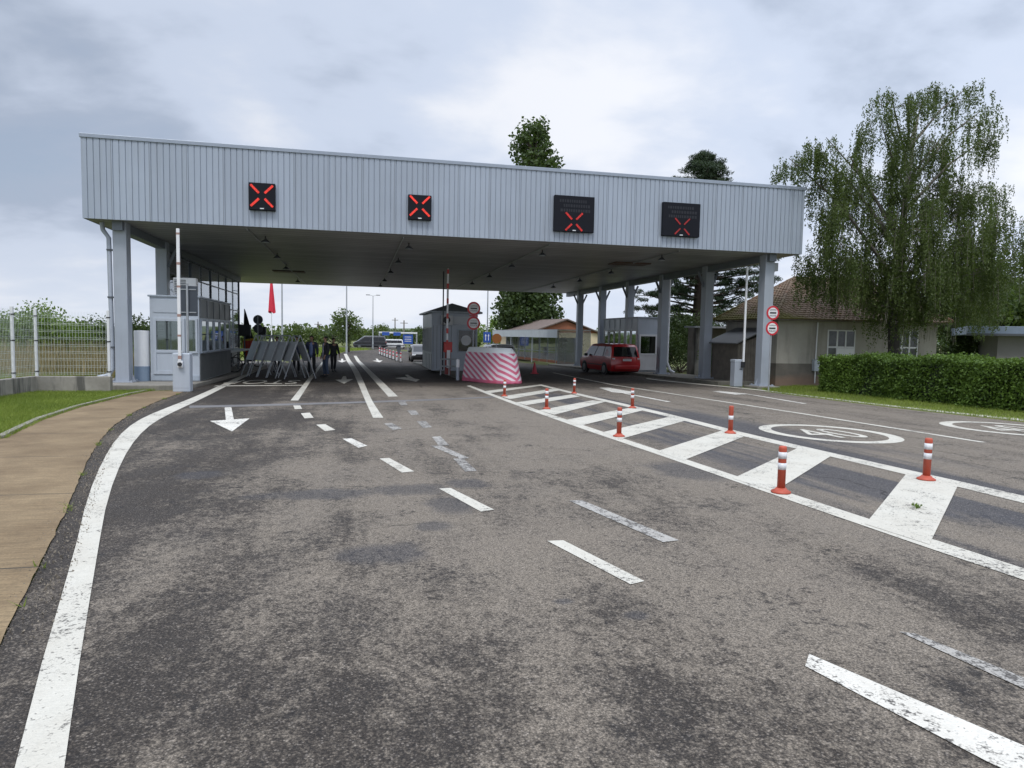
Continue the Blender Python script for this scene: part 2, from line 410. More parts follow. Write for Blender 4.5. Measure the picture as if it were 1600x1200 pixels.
REDSIGN = mat('sign_red', (.52, .02, .035), .4, 0, .05)
BLUEP = mat('sign_blue', (.03, .09, .36), .4, 0, .05)
ORANGE = mat('flexible_orange', (.42, .07, .035), .55, 0, .16, 6, dirt=.4)
REFL = mat('reflective_band', (.70, .71, .73), .35, 0, .12, 8, dirt=.3)
CONEP = mat('cone_pink', (.62, .06, .09), .5, 0, .08)
RUBBER = mat('rubber', (.02, .02, .021), .85, 0, .2)
HATCHM = mat('rusty_hatch', (.12, .075, .06), .6, 0, .3, 6)
BOARDG = mat('board_grey', (.60, .63, .66), .6, 0, .1, 3)
BRICK = mat('orange_brick', (.30, .115, .065), .85, 0, .2, 5, .2, 12)
CREAM = mat('cream_render', (.62, .52, .36), .9, 0, .1, 1.5)
ROOFBR = mat('brown_tiles', (.145, .11, .095), .9, 0, .25, 4, .3, 8)
SLATE = mat('booth_roof', (.36, .40, .44), .5, .1, .1, 2)
WOODG = mat('weathered_wood', (.17, .15, .125), .9, 0, .25, 4)
BARK = mat('bark', (.055, .042, .032), .95, 0, .3, 6, .5, 20)
GLASS = glass_mat('clear_glass', (.80, .86, .88), .14)
GLASS_D = glass_mat('dim_glass', (.22, .26, .26), .10)
GLASS_V = mat('vehicle_glass', (.010, .011, .012), .06, 0, .1, spec=.6)
GLASS_M = glass_mat('milky_glass', (.82, .85, .84), .55)
DARKROOM = mat('dark_interior', (.03, .032, .03), .9)
LEDRED = emit_mat('led_red', (1., .045, .025), 1.0)
LEDMID = emit_mat('led_red_mid', (1., .03, .02), .55)
LEDDIM = emit_mat('led_red_dim', (1., .03, .03), .26)
REDFLAG = mat('red_cloth', (.62, .03, .06), .8, 0, .15, 4)
LEAF_BIRCH = leaf_mat('birch_leaves', (.030, .050, .014), (.105, .14, .038), .32)
LEAF_PINE = leaf_mat('pine_needles', (.012, .026, .014), (.045, .07, .03), .1)
LEAF_POP = leaf_mat('poplar_leaves', (.022, .045, .012), (.075, .115, .03), .25)
LEAF_HEDGE = leaf_mat('hedge_leaves', (.028, .06, .012), (.15, .245, .04), .28)
LEAF_BUSH = leaf_mat('bush_leaves', (.05, .10, .018), (.19, .28, .05), .35)
LEAF_DARK = leaf_mat('shrub_leaves', (.018, .034, .012), (.06, .095, .025), .2)
LEAF_FAR = leaf_mat('far_leaves', (.04, .07, .02), (.12, .16, .045), .3)
GRASS_M = leaf_mat('grass_blades', (.085, .14, .016), (.34, .41, .08), .4)
REED_M = leaf_mat('dry_reeds', (.22, .17, .085), (.46, .38, .22), .3)
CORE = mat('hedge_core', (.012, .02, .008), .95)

# ------------------------------------------------------------------ ground, road, paths
def sheet(name, pts, dz, m, kind='structure'):
    """flat polygon following the ground; pts (x,y)"""
    mb = MB(); mb.quad(*[(x, y, zg(y)+dz) for x, y in pts])
    o = mb.build(name, m); o['kind'] = kind
    if o.data.polygons[0].normal.z < 0: o.data.flip_normals()
    return o
# one terrain sheet to the horizon, bending where the slope levels out
mb = MB(); ys = [-60, -12, 0, 20, 40, 60, 120, 400, 3000]; xs = [-3000, -300, -60, 60, 300, 3000]
for y in ys:
    for x in xs: mb.v.append((x, y, zg(y)-.03))
for j in range(len(ys)-1):
    for i in range(len(xs)-1):
        a = j*len(xs)+i; mb.f.append((a, a+1, a+len(xs)+1, a+len(xs)))
structure(mb.build('ground', GROUND))

g2 = lambda px, py: tuple(G(px, py)[:2])
lefts = [g2(*p) for p in ((0, 1010), (30, 945), (60, 890), (92, 822), (120, 760), (136, 722), (155, 690), (178, 665), (208, 645), (245, 628), (292, 611))]
near_left = (lefts[0][0]-.35, -3.)
edgeR = [g2(*p) for p in ((1600, 660), (1400, 638), (1250, 619.5), (1195, 612))]
road = [near_left]+lefts+[(-5.2, 23.3), (-5.2, 60)]
road += [(14.6, 60), (14.6, 26)]+edgeR[::-1]+[(16.2, -3.)]
rd = sheet('road', road, 0, ASPH)
# beyond the canopy the road levels out and runs on to the crossing
mb = MB(); mb.quad(*[(x, y, zg(y)+.001) for x, y in ((-5.2, 60), (14.6, 60), (13.5, 75), (5, 100), (3, 105), (-1.5, 92), (-2.6, 74), (-4.6, 66))])
structure(mb.build('road', ASPH))
mb = MB(); mb.quad(*[(x, y, zg(y)+.004) for x, y in ((-40, 106), (60, 102), (60, 122), (-40, 124))]); structure(mb.build('road', ASPH))

walkL = [g2(*p) for p in ((0, 686), (30, 671), (60, 657), (120, 637), (200, 617.5), (228, 612))]
def rough(L, step=.15, amp=.006):
    out = []
    for a, b in zip(L[:-1], L[1:]):
        n = max(1, int(math.hypot(b[0]-a[0], b[1]-a[1])/step)); dx_, dy_ = b[0]-a[0], b[1]-a[1]; q = math.hypot(dx_, dy_)
        for k in range(n): j = random.gauss(0, amp); out.append((a[0]+dx_*k/n-dy_/q*j, a[1]+dy_*k/n+dx_/q*j))
    return out+[L[-1]]
lefts_r = rough(lefts)
pth = [(lefts[0][0]-.35, -3.)]+lefts_r+[(walkL[-1][0]+.6, walkL[-1][1]+.35)]+walkL[::-1]+[(-8.4, 5), (-8.4, -3)]
sheet('pavement', pth, .012, PATH)
# thin stone edging between path and grass
mb = MB()
for a, b in zip([(-8.4, 5)]+walkL[:-1], walkL):
    mb.bar((a[0], a[1], zg(a[1])+.02), (b[0], b[1], zg(b[1])+.02), .09, .07)
structure(mb.build('kerb', PATCHY))
# verge strip right of the lanes
sheet('verge', [(p[0]+.02, p[1]) for p in edgeR]+[(14.9, 23.2), (20, 24.2), (20, -3), (16.25, -3)], -.004, GROUND)
# island kerbs
ISL = [(-8.6, 22.7), (-6.0, 22.7), (-5.45, 22.95), (-5.12, 23.6), (-5.12, 51.5), (-8.6, 51.5)]
zf = lambda d: (lambda x, y: zg(y)+d)
mb = MB(); mb.prism(ISL, zf(-.1), zf(.13)); structure(mb.build('traffic_island_kerb', PATCHY, bevel=.03))
CI = [(4.25, 29.4), (4.5, 28.8), (6.3, 28.6), (6.7, 29.4), (6.7, 52.), (4.15, 54.5)]
mb = MB(); mb.prism(CI, zf(-.1), zf(.14)); structure(mb.build('traffic_island_kerb', KERBD, bevel=.03))
RI = [(14.9, 26.3), (14.7, 33.), (14.6, 52), (17.3, 52), (17.3, 26.3)]
mb = MB(); mb.prism(RI, zf(-.1), zf(.13)); structure(mb.build('traffic_island_kerb', KERBD, bevel=.03))

# ------------------------------------------------------------------ painted markings
def marking(quads, m, name='road_marking', dz=.005):
    mb = MB()
    for q in quads:
        mb.quad(*[(p[0], p[1], zg(p[1])+dz) for p in q])
    o = mb.build(name, m); structure(o)
    for p in o.data.polygons:
        if p.normal.z < 0: p.flip()
    return o
def pq(*pts): return [g2(*p) for p in pts]
def strip(a, b):
    """quads between two pixel polylines resampled on the ground"""
    A = [np.array(g2(*p)) for p in a]; B = [np.array(g2(*p)) for p in b]
    def rs(L, n):
        L = np.array(L); d = np.r_[0, np.cumsum(np.linalg.norm(np.diff(L, axis=0), axis=1))]
        t = np.linspace(0, d[-1], n); return np.stack([np.interp(t, d, L[:, k]) for k in (0, 1)], 1)
    def smooth(L):
        for _ in range(3):
            M = [L[0]]
            for p, q in zip(L[:-1], L[1:]): M += [p*.75+q*.25, p*.25+q*.75]
            L = np.array(M+[L[-1]])
        return L
    A, B = smooth(np.array(A)), smooth(np.array(B))
    n = 70; A, B = rs(A, n), rs(B, n)
    return [[tuple(A[i]), tuple(A[i+1]), tuple(B[i+1]), tuple(B[i])] for i in range(n-1)]
def line(p0, p1, w, ext=0):
    a, b = np.array(g2(*p0)), np.array(g2(*p1)); d = (b-a)/np.linalg.norm(b-a); n = np.array([-d[1], d[0]])*w/2
    b = b+d*ext; return [tuple(a+n), tuple(b+n), tuple(b-n), tuple(a-n)]
marking(strip([(8, 1260), (22, 1200), (75, 1000), (118, 860), (135, 780), (160, 720), (185, 680), (217, 655), (260, 637.5), (300, 622), (345, 602), (420, 567), (452, 553)],
              [(92, 1260), (98, 1200), (130, 1000), (153, 860), (167, 780), (190, 720), (212, 685), (239, 660), (277, 641), (313, 624.5), (353, 604), (425, 568), (455, 553)]), PAINT)
marking([pq((458, 633.5), (469, 633.5), (472, 639), (460.5, 639.5)), pq((470, 646), (484, 645), (490, 653), (476, 654)), pq((494, 664), (508, 663), (524, 672), (508, 674))], PAINT)
marking([pq((535, 686), (549, 685), (574, 697), (560, 700))], PAINT_OLD)
marking([pq((593, 717), (608, 716), (647, 737), (628, 739)), pq((686, 764), (704, 763), (772, 797), (751, 800)), pq((855, 846), (880, 845), (1007, 909), (985, 914))], PAINT)
marking([pq((1258, 1042), (1264, 1023), (1600, 1167), (1750, 1231), (1700, 1263), (1545, 1193))], PAINT_OLD)
marking(strip([(537, 553), (549, 575), (560, 600), (570, 625), (583, 653)], [(542, 553), (558, 575), (570, 600), (580, 625), (599, 653)]), PAINT)
marking([pq((600, 662), (612, 661), (628, 670), (614, 672.5)), pq((673, 697), (689, 696.5), (733, 716), (722, 718))], PAINT_FADED)
marking(strip([(552.5, 556), (580, 590), (607, 620)], [(557, 556), (591, 590), (621.5, 619.5)]), PAINT)
marking([pq((622, 628.5), (633, 627.5), (637, 633), (627, 634)), pq((636, 641.5), (649, 641), (655, 648), (643, 649)), pq((651, 658.5), (665, 658), (675, 668), (661, 669))], PAINT_FADED)
marking([pq((675, 683), (688, 682), (702, 696), (686, 697)), pq((708, 717), (723, 716), (745, 736), (727, 737.5)), pq((889, 783), (909, 782), (1061, 845), (1036, 848)), pq((1405, 988), (1430, 991), (1600, 1060), (1750, 1125), (1740, 1140), (1600, 1078))], PAINT_FADED)
marking(strip([(454, 626), (486.5, 585), (507, 560)], [(466, 626), (492.5, 585), (510, 560)]), PAINT)
marking([[(-4.72, 24.25), (-1.92, 24.75), (-1.92, 25.2), (-4.72, 24.7)]], PAINT)
marking([pq((351, 637), (361.5, 636.5), (365.5, 656), (353, 657)), pq((328, 658), (390, 654), (362.5, 674.5))], PAINT_OLD)
marking([pq((536, 588), (540.5, 588), (542, 593.2), (533, 593.5)), pq((523.5, 593.5), (552, 592.5), (537.5, 599.5))], PAINT)
marking([pq((633, 586), (637, 585.5), (648, 592), (640, 593)), pq((617, 591), (632, 589.5), (656, 593), (650, 596.5), (634, 593.5))], PAINT_OLD)
marking([pq((533, 560.5), (536, 560.5), (536.5, 563.5), (533, 563.5)), pq((527, 563.6), (542, 563.4), (534.5, 566.5)), pq((587, 560.5), (590, 560.5), (592, 563.3), (588.5, 563.4)), pq((582, 563.5), (598, 563.2), (593, 566.3))], PAINT_OLD)
# hatched island
marking(strip([(729, 603), (790, 627.5), (905, 669), (1035, 713), (1150, 753), (1250, 788), (1355, 824), (1450, 857), (1600, 907), (1760, 962)],
              [(735, 602.5), (797, 626), (915, 666), (1045, 709), (1157, 746.5), (1262, 780), (1365, 814), (1460, 844), (1600, 889), (1760, 942)]), PAINT)
marking(strip([(839, 601.5), (900, 617), (1010, 643), (1090, 663), (1160, 682), (1295, 713), (1420, 743), (1505, 763), (1600, 787), (1760, 826)],
              [(846, 601), (908, 616), (1018, 640.5), (1098, 660), (1170, 678.5), (1300, 708), (1425, 736), (1510, 755), (1600, 775.5), (1760, 812)]), PAINT)
marking([pq((757, 611.5), (838, 601.8), (846, 603), (766, 614.5)), pq((783, 620), (864, 607.6), (877, 609.8), (797, 624)), pq((806, 629.2), (893, 616.8), (907, 619.6), (822, 633.5)),
         pq((842, 641.5), (925, 626), (947, 627.8), (866, 648.5)), pq((882, 657), (985, 637.5), (1005, 641.5), (910, 665)), pq((941, 676), (1047, 651.5), (1070, 658), (972, 686)),
         pq((1026, 706), (1129, 673), (1162, 683), (1068, 720)), pq((1145, 748.5), (1246, 701), (1298, 713.5), (1210, 769)), pq((1352, 820), (1416, 741), (1496, 761), (1452, 852))], PAINT, dz=.008)
# departure lanes
marking([line((864, 582.4), (957, 601.3), .13), line((957, 601.3), (1250, 646), .13), line((1250, 646), (1537, 691.5), .13)], PAINT)
marking([line((975, 614.6), (1045, 628), .13), pq((936, 606), (952, 606), (991, 613), (988, 615.5), (957, 613)), line((1160, 614.5), (1258, 631), .13), pq((1112, 611.5), (1125, 611), (1172, 616), (1150, 617))], PAINT_OLD)
marking(strip([(1010, 592), (1050, 597), (1170, 608), (1250, 618), (1400, 636.5), (1600, 658), (1800, 680)], [(1010, 591), (1050, 596), (1170, 606.8), (1250, 616.6), (1400, 634.5), (1600, 655), (1800, 676)]), PAINT)
def ring_mark(cx, cy, rx, ry, digits):
    n = 48; w = .34; qs = []
    for k in range(n):
        a, b = 2*math.pi*k/n, 2*math.pi*(k+1)/n
        qs.append([(cx+rx*math.cos(a), cy+ry*math.sin(a)), (cx+rx*math.cos(b), cy+ry*math.sin(b)), (cx+(rx-.21)*math.cos(b), cy+(ry-.25)*math.sin(b)), (cx+(rx-.21)*math.cos(a), cy+(ry-.25)*math.sin(a))])
    marking(qs, PAINT)
    me = text_mesh(digits, 1., PAINT, depth=0)
    o = link('road_marking', me, None, (cx, cy-.1, zg(cy)+.006)); o.scale = (1.05, 1.75, 1); o.rotation_euler = (-math.atan(KS), 0, 0); structure(o)
ring_mark(8.35, 10.8, 1.10, 1.36, '40')
ring_mark(12.72, 11.0, 1.10, 1.36, '40')
# STOP for the oncoming lane, read from the far side
st = G(408, 597); o = link('road_marking', text_mesh('STOP', 1., PAINT, depth=0), None, (-3.5, 27.2, zg(27.2)+.006)); o.rotation_euler = (math.atan(KS), 0, math.pi); o.scale = (1.08, 3.7, 1); structure(o)
# smooth joint crossing the lanes in front of the canopy
JOINT = mat('joint_filler', (.15, .145, .145), .7, 0, .2, 2)
sj = strip([(296, 634), (420, 631.5), (560, 627.5), (700, 623), (800, 618)], [(296, 637.5), (420, 634.5), (560, 630), (700, 625), (800, 619.5)]); o = marking(sj, JOINT, 'road_joint', .003)

# ------------------------------------------------------------------ canopy
X0, X1, Y0, Y1, ZB, ZT = -8.32, 16.79, 23.70, 51.12, 4.88, 7.44
can = thing('border_canopy', (0, 0, 0), 'wide flat border checkpoint canopy with ribbed silver fascia on steel columns', 'canopy')
def corr(p, q, nrm, z0, z1):
    """trapezoid-ribbed sheet from p to q (xy), standing z0..z1"""
    p, q = Vector((*p, 0)), Vector((*q, 0)); L = (q-p).length; d = (q-p)/L; n = Vector((*nrm, 0)); pts = []; s = 0.; pitch = .18
    while s < L-.001:
        for ds, dep in ((0, 0), (.148, 0), (.154, -.024), (.172, -.024), (pitch, 0)):
            if s+ds < L: pts.append(p+d*(s+ds)+n*dep)
        s += pitch
    pts.append(q); mb = MB(); n_ = len(pts)
    mb.v = [(a.x, a.y, z) for z in (z0, z1) for a in pts]; mb.f = [(i, i+1, n_+i+1, n_+i) for i in range(n_-1)]
    return mb
for p, q, n in (((X0, Y0), (X1, Y0), (0, -1)), ((X1, Y0), (X1, Y1), (1, 0)), ((X1, Y1), (X0, Y1), (0, 1)), ((X0, Y1), (X0, Y0), (-1, 0))):
    corr(p, q, n, ZB, ZT-.12).build('fascia', FASCIA, can)
mb = MB(); e = .035
for (a0, a1, b0, b1) in ((X0-e, X1+e, Y0-e, Y0+.16), (X0-e, X1+e, Y1-.16, Y1+e), (X0-e, X0+.16, Y0+.16, Y1-.16), (X1-.16, X1+e, Y0+.16, Y1-.16)): mb.box(a0, a1, b0, b1, ZT-.12, ZT)
mb.build('top_trim', TRIM, can, bevel=.008)
MB().box(X0+.04, X1-.04, Y0+.04, Y1-.04, ZT-.5, ZT-.35).build('roof_deck', GALV, can)
MB().box(X0+.04, X1-.04, Y0+.04, Y1-.04, ZB+.003, ZB+.08).build('soffit', SOFFIT, can)
XL, XR = -7.45, 15.75; CY = [24.4, 29.08, 33.75, 38.4, 43.1, 47.8]
def column(x, y, dz, parent, inward):
    zb = zg(y)+dz; w = .22
    mb = MB(); mb.box(x-.2, x+.2, y-w, y+w, zb+.02, ZB)
    c = mb.build('column', STEEL, parent, bevel=.012)
    m2 = MB(); m2.box(x-.34, x+.34, y-.34, y+.34, zb, zb+.035)
    for sx in (-1, 1):
        m2.add([(x+sx*.21, y-.012, zb+.035), (x+sx*.33, y-.012, zb+.035), (x+sx*.21, y-.012, zb+.3), (x+sx*.21, y+.012, zb+.035), (x+sx*.33, y+.012, zb+.035), (x+sx*.21, y+.012, zb+.3)], [(0, 1, 2), (3, 5, 4), (0, 3, 4, 1), (1, 4, 5, 2), (2, 5, 3, 0)])
        for sy in (-1, 1): m2.cbox((x+sx*.28, y+sy*.28, zb+.05), (.05, .05, .05))
    m2.build('base_plate', STEEL, c)
    if y > CY[0]+1:
        for s in (-1, 1):
            if x < 0 and s < 0: continue
            mb = MB(); mb.bar((x+s*.19, y, ZB-.95), (x+s*.5, y, ZB-.27), .07, .1); mb.build('brace', BRKT, c)
for i, y in enumerate(CY):
    column(XR, y, .13 if i else .06, can, -1)
for y in CY[:2]: column(XL, y, .13, can, 1)
# edge beams
MB().box(XL-.15, XL+.15, Y0+.3, 46.2, ZB-.28, ZB-.002).build('edge_beam', BRKT, can)
MB().box(XR-.15, XR+.15, Y0+.3, Y1-.3, ZB-.28, ZB-.002).build('edge_beam', BRKT, can)
# rain pipes on the columns
def pipe(pts, r, m): MB().tube(pts, r, 12).build('downpipe', m, can, smooth=True)
yy = CY[0]; zz = zg(yy)
pipe([(XL-.55, yy-.05, ZB-.02), (XL-.52, yy-.05, ZB-.25), (XL-.34, yy-.1, ZB-.5), (XL-.31, yy-.1, 1.), (XL-.31, yy-.1, zz+.55), (XL-.42, yy-.14, zz+.36), (XL-.72, yy-.2, zz+.28)], .07, STEEL)
for k in (.0, 1.6, 3.1): MB().cbox((XL-.31, yy-.1, .9+k), (.17, .17, .05)).build('pipe_clamp', STEEL_D, can)
yy = CY[2]; zz = zg(yy)
pipe([(XR+.3, yy-.05, ZB-.1), (XR+.3, yy-.05, zz+.75), (XR+.42, yy-.2, zz+.35), (XR+.6, yy-.35, zz+.22)], .065, WHITEP)
MB().box(XR+.26, XR+.42, CY[0]-.12, CY[0]+.1, ZB-.62, ZB-.3).build('lamp_bracket', GALV, can)
# rusty hatches in the soffit
for (hx, hy) in ((-3.82, 40.3), (11.95, 29.3)):
    MB().box(hx-.85, hx+.85, hy-.5, hy+.5, ZB-.05, ZB+.001).build('soffit_hatch', HATCHM, can, bevel=.02)
for xr in (-3.5, 1.62, 6.9, 12.05): MB().tube([(xr-.12, Y0+.6, ZB-.03), (xr-.12, Y1-.6, ZB-.03)], .022, 8).build('cable_conduit', GALV, can)
# plinths below the first right-hand column
MB().prism([(XR-.5, 23.9), (XR+.5, 23.9), (XR+.5, 24.9), (XR-.5, 24.9)], zf(-.1), zf(.06)).build('plinth', PATCHY, can, bevel=.02)

# soffit lamps
LSTEM = MB().tube([(0, 0, 0), (0, 0, -.12)], .02, 8).mesh('stem', BLACK)
LHEAD = MB().lathe([(.02, -.10), (.05, -.11), (.08, -.14), (.16, -.21), (.165, -.225)], 20).mesh('lamp_shade', STEEL_D, True)
LGL = MB().lathe([(.001, -.215), (.14, -.225), (.145, -.23), (.001, -.245)], 20).mesh('lens', GALV, True)
lamp_spots = [(-3.25, 25.9), (-3.45, 31.2), (-3.6, 36.4), (-3.8, 45.5), (1.8, 25.9), (1.7, 31.1), (1.6, 36.4), (1.5, 42.2), (1.4, 47), (7., 26.1), (6.85, 30.9), (6.9, 36.7), (6.85, 42.2), (11.9, 25.8), (12.1, 32.), (12.2, 37.2), (12.2, 42.6)]
rown = {-1: 'over the stop lettering lane', 0: 'over the lane lines', 1: 'above the centre island', 2: 'above the minivan lane'}
ordn = ['first', 'second', 'third', 'fourth', 'fifth']; cnt = {}
for (lx, ly) in lamp_spots:
    k = int(round((lx+3.4)/5.2))-1; cnt[k] = cnt.get(k, 0)+1
    t = thing('ceiling_lamp', (lx, ly, ZB+.002), f'bell lamp {rown[k]}, {ordn[cnt[k]-1]} from the fascia', 'ceiling lamp', 'bell lamps hanging under the canopy')
    link('stem', LSTEM, t); h = link('lamp_shade', LHEAD, t); link('lens', LGL, h)

# lane signals
def lane_signal(px0, py0, px1, py1, cxp, cyp, half, em, label, text=False):
    a, b = onY(px0, py0, Y0-.16), onY(px1, py1, Y0-.16); x0, x1, z1, z0 = a[0], b[0], a[2], b[2]
    if x1-x0 < 1.1: z1 = (z1+z0)/2+(x1-x0)*.52; z0 = z1-(x1-x0)*1.06
    cx, cz = (x0+x1)/2, (z0+z1)/2
    t = thing('lane_signal', (cx, Y0, cz), label, 'lane signal', 'red cross lane signals on the canopy fascia')
    W, H = (x1-x0)/2, (z1-z0)/2
    MB().box(-W, W, -.16, -.002, -H, H).build('housing', SIGNBLK, t, bevel=.015)
    MB().box(-W*.8, W*.8, -.01, .03, -H*.7, H*.7).build('mounting_frame', STEEL_D, t)
    f = onY(cxp, cyp, Y0-.165); dx, dz = f[0]-cx, f[2]-cz; h = half
    for sx, sz in ((1, 1), (1, -1), (-1, 1), (-1, -1)):
        mb = MB(); mb.bar((dx+sx*h*.26, -.168, dz+sz*h*.26), (dx+sx*h, -.168, dz+sz*h), h*(.205 if em is not LEDDIM else .17), .016, up=(0, 1, 0)); mb.build('cross_arm', em, t)
    MB().box(-.06, .06, -.166, -.155, -H+.035, -H+.065).build('maker_plate', REFL, t)
    if text:
        for r_, (u0, u1) in enumerate(((-.75, .6), (-.55, .75), (-.7, .7))):
            u = u0; mb = MB()
            while u < u1:
                w = .06+.05*random.random(); mb.box(u*W, (u+w)*W, -.1635, -.158, H*(.78-r_*.26), H*(.62-r_*.26)); u += w+.045
            mb.build('unlit_lettering', DIMLED, t)
lane_signal(388, 285, 430, 328, 409, 306, .34, LEDRED, 'square black lane signal with bright red cross over the stop lettering lane')
lane_signal(638, 304, 674, 343, 656, 322, .33, LEDRED, 'square black lane signal with bright red cross between two others, over the painted lane lines')
lane_signal(867, 304, 928, 364, 897, 346.5, .31, LEDMID, 'large black display with dead text above a half lit red cross, over crash cushion', True)
lane_signal(1037, 315, 1093, 371, 1066, 354, .29, LEDDIM, 'large black display with thin dim red cross nearest the birch tree', True)

# glazed screen between the left columns
ys0, ys1 = 29.35, 46.2; xw = -7.45
gs = thing('glazed_screen', (xw, ys0, 0), 'tall dark framed glass wind screen between the canopy columns behind the booth', 'glass screen')
fr = MB(); z0f = lambda y: zg(y)+.13
rows = [.42, 1.55, 2.75, 3.8, ZB-.32]
for z in rows: fr.box(-.03, .03, 0, ys1-ys0, z-.03, z+.03)
nbay = 8
for k in range(nbay+1):
    y = (ys1-ys0)*k/nbay; w = .06 if k % 2 == 0 else .03
    fr.box(-w, w, y-w*.8, y+w*.8, z0f(y+ys0), ZB-.28)
fr.build('frame', STEEL_D, gs)
MB().box(-.008, .008, 0, ys1-ys0, .42, ZB-.3).build('glazing', GLASS, gs)
lp = MB(); lp.prism([(-.02, 0), (.02, 0), (.02, ys1-ys0), (-.02, ys1-ys0)], lambda x, yq: z0f(yq+ys0), .40); lp.build('base_panel', STEEL_D, gs)

# ------------------------------------------------------------------ booths
def window_unit(parent, x0, x1, z0, z1, y, fm, gm, fw=.05, dep=.06, axis='y', sgn=-1, name='window', midrail=None):
    """framed window on a wall at y (axis 'y': wall faces -Y when sgn=-1)"""
    f = MB(); g = MB(); b = MB()
    def bx(M, a0, a1, d0, d1, c0, c1):
        lo, hi = sorted((y+sgn*d0, y+sgn*d1))
        M.box(a0, a1, lo, hi, c0, c1) if axis == 'y' else M.box(lo, hi, a0, a1, c0, c1)
    for a in ((x0, x0+fw, z0, z1), (x1-fw, x1, z0, z1), (x0+fw, x1-fw, z0, z0+fw), (x0+fw, x1-fw, z1-fw, z1)): bx(f, a[0], a[1], -.01, dep, a[2], a[3])
    if midrail: 
        for mr in midrail: bx(f, mr-fw/2, mr+fw/2, -.01, dep, z0+fw, z1-fw)
    bx(g, x0+fw, x1-fw, .012, .02, z0+fw, z1-fw); bx(b, x0+fw-.002, x1-fw+.002, .002, .006, z0+fw-.002, z1-fw+.002)
    o = f.build(name, fm, parent, bevel=.004); g.build('pane', gm, o); b.build('backing', DARKROOM, o); return o
def glass_refl():  # booth panes read as mirrors of the yard: dark, glossy
    m, t, b = base_mat('mirror_pane'); b.inputs['Base Color'].default_value = (.22, .25, .245, 1); b.inputs['Metallic'].default_value = 1.; b.inputs['Roughness'].default_value = .03
    n = t.noise(t.pos(), .8, 3); t.put(b.inputs['Normal'], t.bump(n, .015, .05)); return m
MIRROR = glass_refl()
MIRROR_B = MIRROR.copy(); MIRROR_B.name = 'bright_pane'; MIRROR_B.node_tree.nodes['Principled BSDF'].inputs['Base Color'].default_value = (.55, .59, .61, 1)  # brighter copy: sky reflected in the side panes is put into the tint

# booth beside the first column
by = 24.9; bx0, bx1 = onY(234, 500, by)[0], onY(311, 500, by)[0]; bz = zg(by)+.13; bt = onY(260, 464, by)[2]; bye = 30.6
bt_z = bt
b1 = thing('customs_booth', ((bx0+bx1)/2, by, bz), 'narrow grey control booth with glazed white door under the canopy beside cylindrical tank', 'booth')
W = (bx1-bx0)/2; H = bt_z-bz; Ld = bye-by
MB().box(-W, W, 0, Ld, .0, H).build('wall', PANEL, b1, bevel=.012)
MB().box(-W-.05, W+.05, -.05, Ld+.05, H, H+.06).build('roof', PANEL_D, b1, bevel=.01)
mb = MB(); mb.box(-W+.12, W-.05, -.02, .01, H-.52, H-.08); mb.build('header_panel', PANEL, b1, bevel=.004)
MB().box(-W+.02, W-.02, -.025, .01, .03, .2).build('skirting', PANEL_D, b1)
dr = MB()
dx0, dx1 = -W+.1, W*.42
for a in ((dx0, dx0+.1, .24, 2.12), (dx1-.1, dx1, .24, 2.12), (dx0+.1, dx1-.1, .24, .36), (dx0+.1, dx1-.1, 2.02, 2.12), (dx0+.1, dx1-.1, .96, 1.06)): dr.box(a[0], a[1], -.055, .0, a[2], a[3])
dr.box(dx0+.1, dx1-.1, -.03, 0, .36, .96)
d = dr.build('door', PANEL, b1, bevel=.006); MB().box(dx0+.1, dx1-.1, -.028, -.018, 1.06, 2.02).build('pane', MIRROR, d)
MB().tube([(dx1-.05, -.06, 1.0), (dx1-.05, -.11, 1.0), (dx1-.17, -.11, 1.0)], .012, 8).build('handle', GALV, d, smooth=True)
window_unit(b1, dx1+.03, W-.05, .96, 2.12, 0, PANEL, MIRROR, .06)
# side facing the lane: fascia ribs, four windows, lower panel
for k in range(5):
    ya, yb = .15+k*1.08, .15+k*1.08+1.0
    window_unit(b1, ya, yb, .95, 2.12, W, PANEL_D, MIRROR, .07, .05, 'x', 1)
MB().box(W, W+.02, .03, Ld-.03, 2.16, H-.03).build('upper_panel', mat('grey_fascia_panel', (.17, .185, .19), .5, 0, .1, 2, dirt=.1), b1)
for k in range(6): MB().box(W+.02, W+.04, .04+k*1.1, .08+k*1.1, 2.17, H-.04).build('cladding_rib', STEEL_D, b1)
# screens/ledge on the lane side
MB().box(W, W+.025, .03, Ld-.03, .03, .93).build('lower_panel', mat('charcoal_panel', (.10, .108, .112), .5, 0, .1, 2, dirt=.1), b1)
MB().box(W, W+.16, .2, Ld-.2, .935, .965).build('counter', STEEL_D, b1, bevel=.006)
ac = MB(); ac.box(-.1, .62, .3, .62, H+.1, H+.68); a = ac.build('air_conditioner', WHITEP, b1, bevel=.02)
mb = MB()
for k in range(9): mb.box(-.06, .3, .285, .3, H+.14+k*.055, H+.165+k*.055)
mb.build('grille', STEEL_D, a); MB().tube([(-.12, .45, H+.2), (-.25, .45, H+.3), (-.25, .45, H+.5), (-.1, .45, H+.55)], .02, 8).build('hose', GALV, a, smooth=True)

# tank by the column
ty = 25.0; tx = onY(222, 560, ty)[0]; tz = zg(ty)+.13
tk = thing('cylindrical_tank', (tx, ty, tz), 'upright white cylindrical tank with blue grey lower band between column and booth', 'tank')
MB().lathe([(.235, .5), (.235, 1.66), (.225, 1.69), (.01, 1.70)], 32).build('body', WHITEP, tk, smooth=True)
MB().lathe([(.245, 0), (.245, .5), (.236, .505)], 32).build('lower_band', mat('blue_grey', (.22, .29, .38), .5), tk, smooth=True)

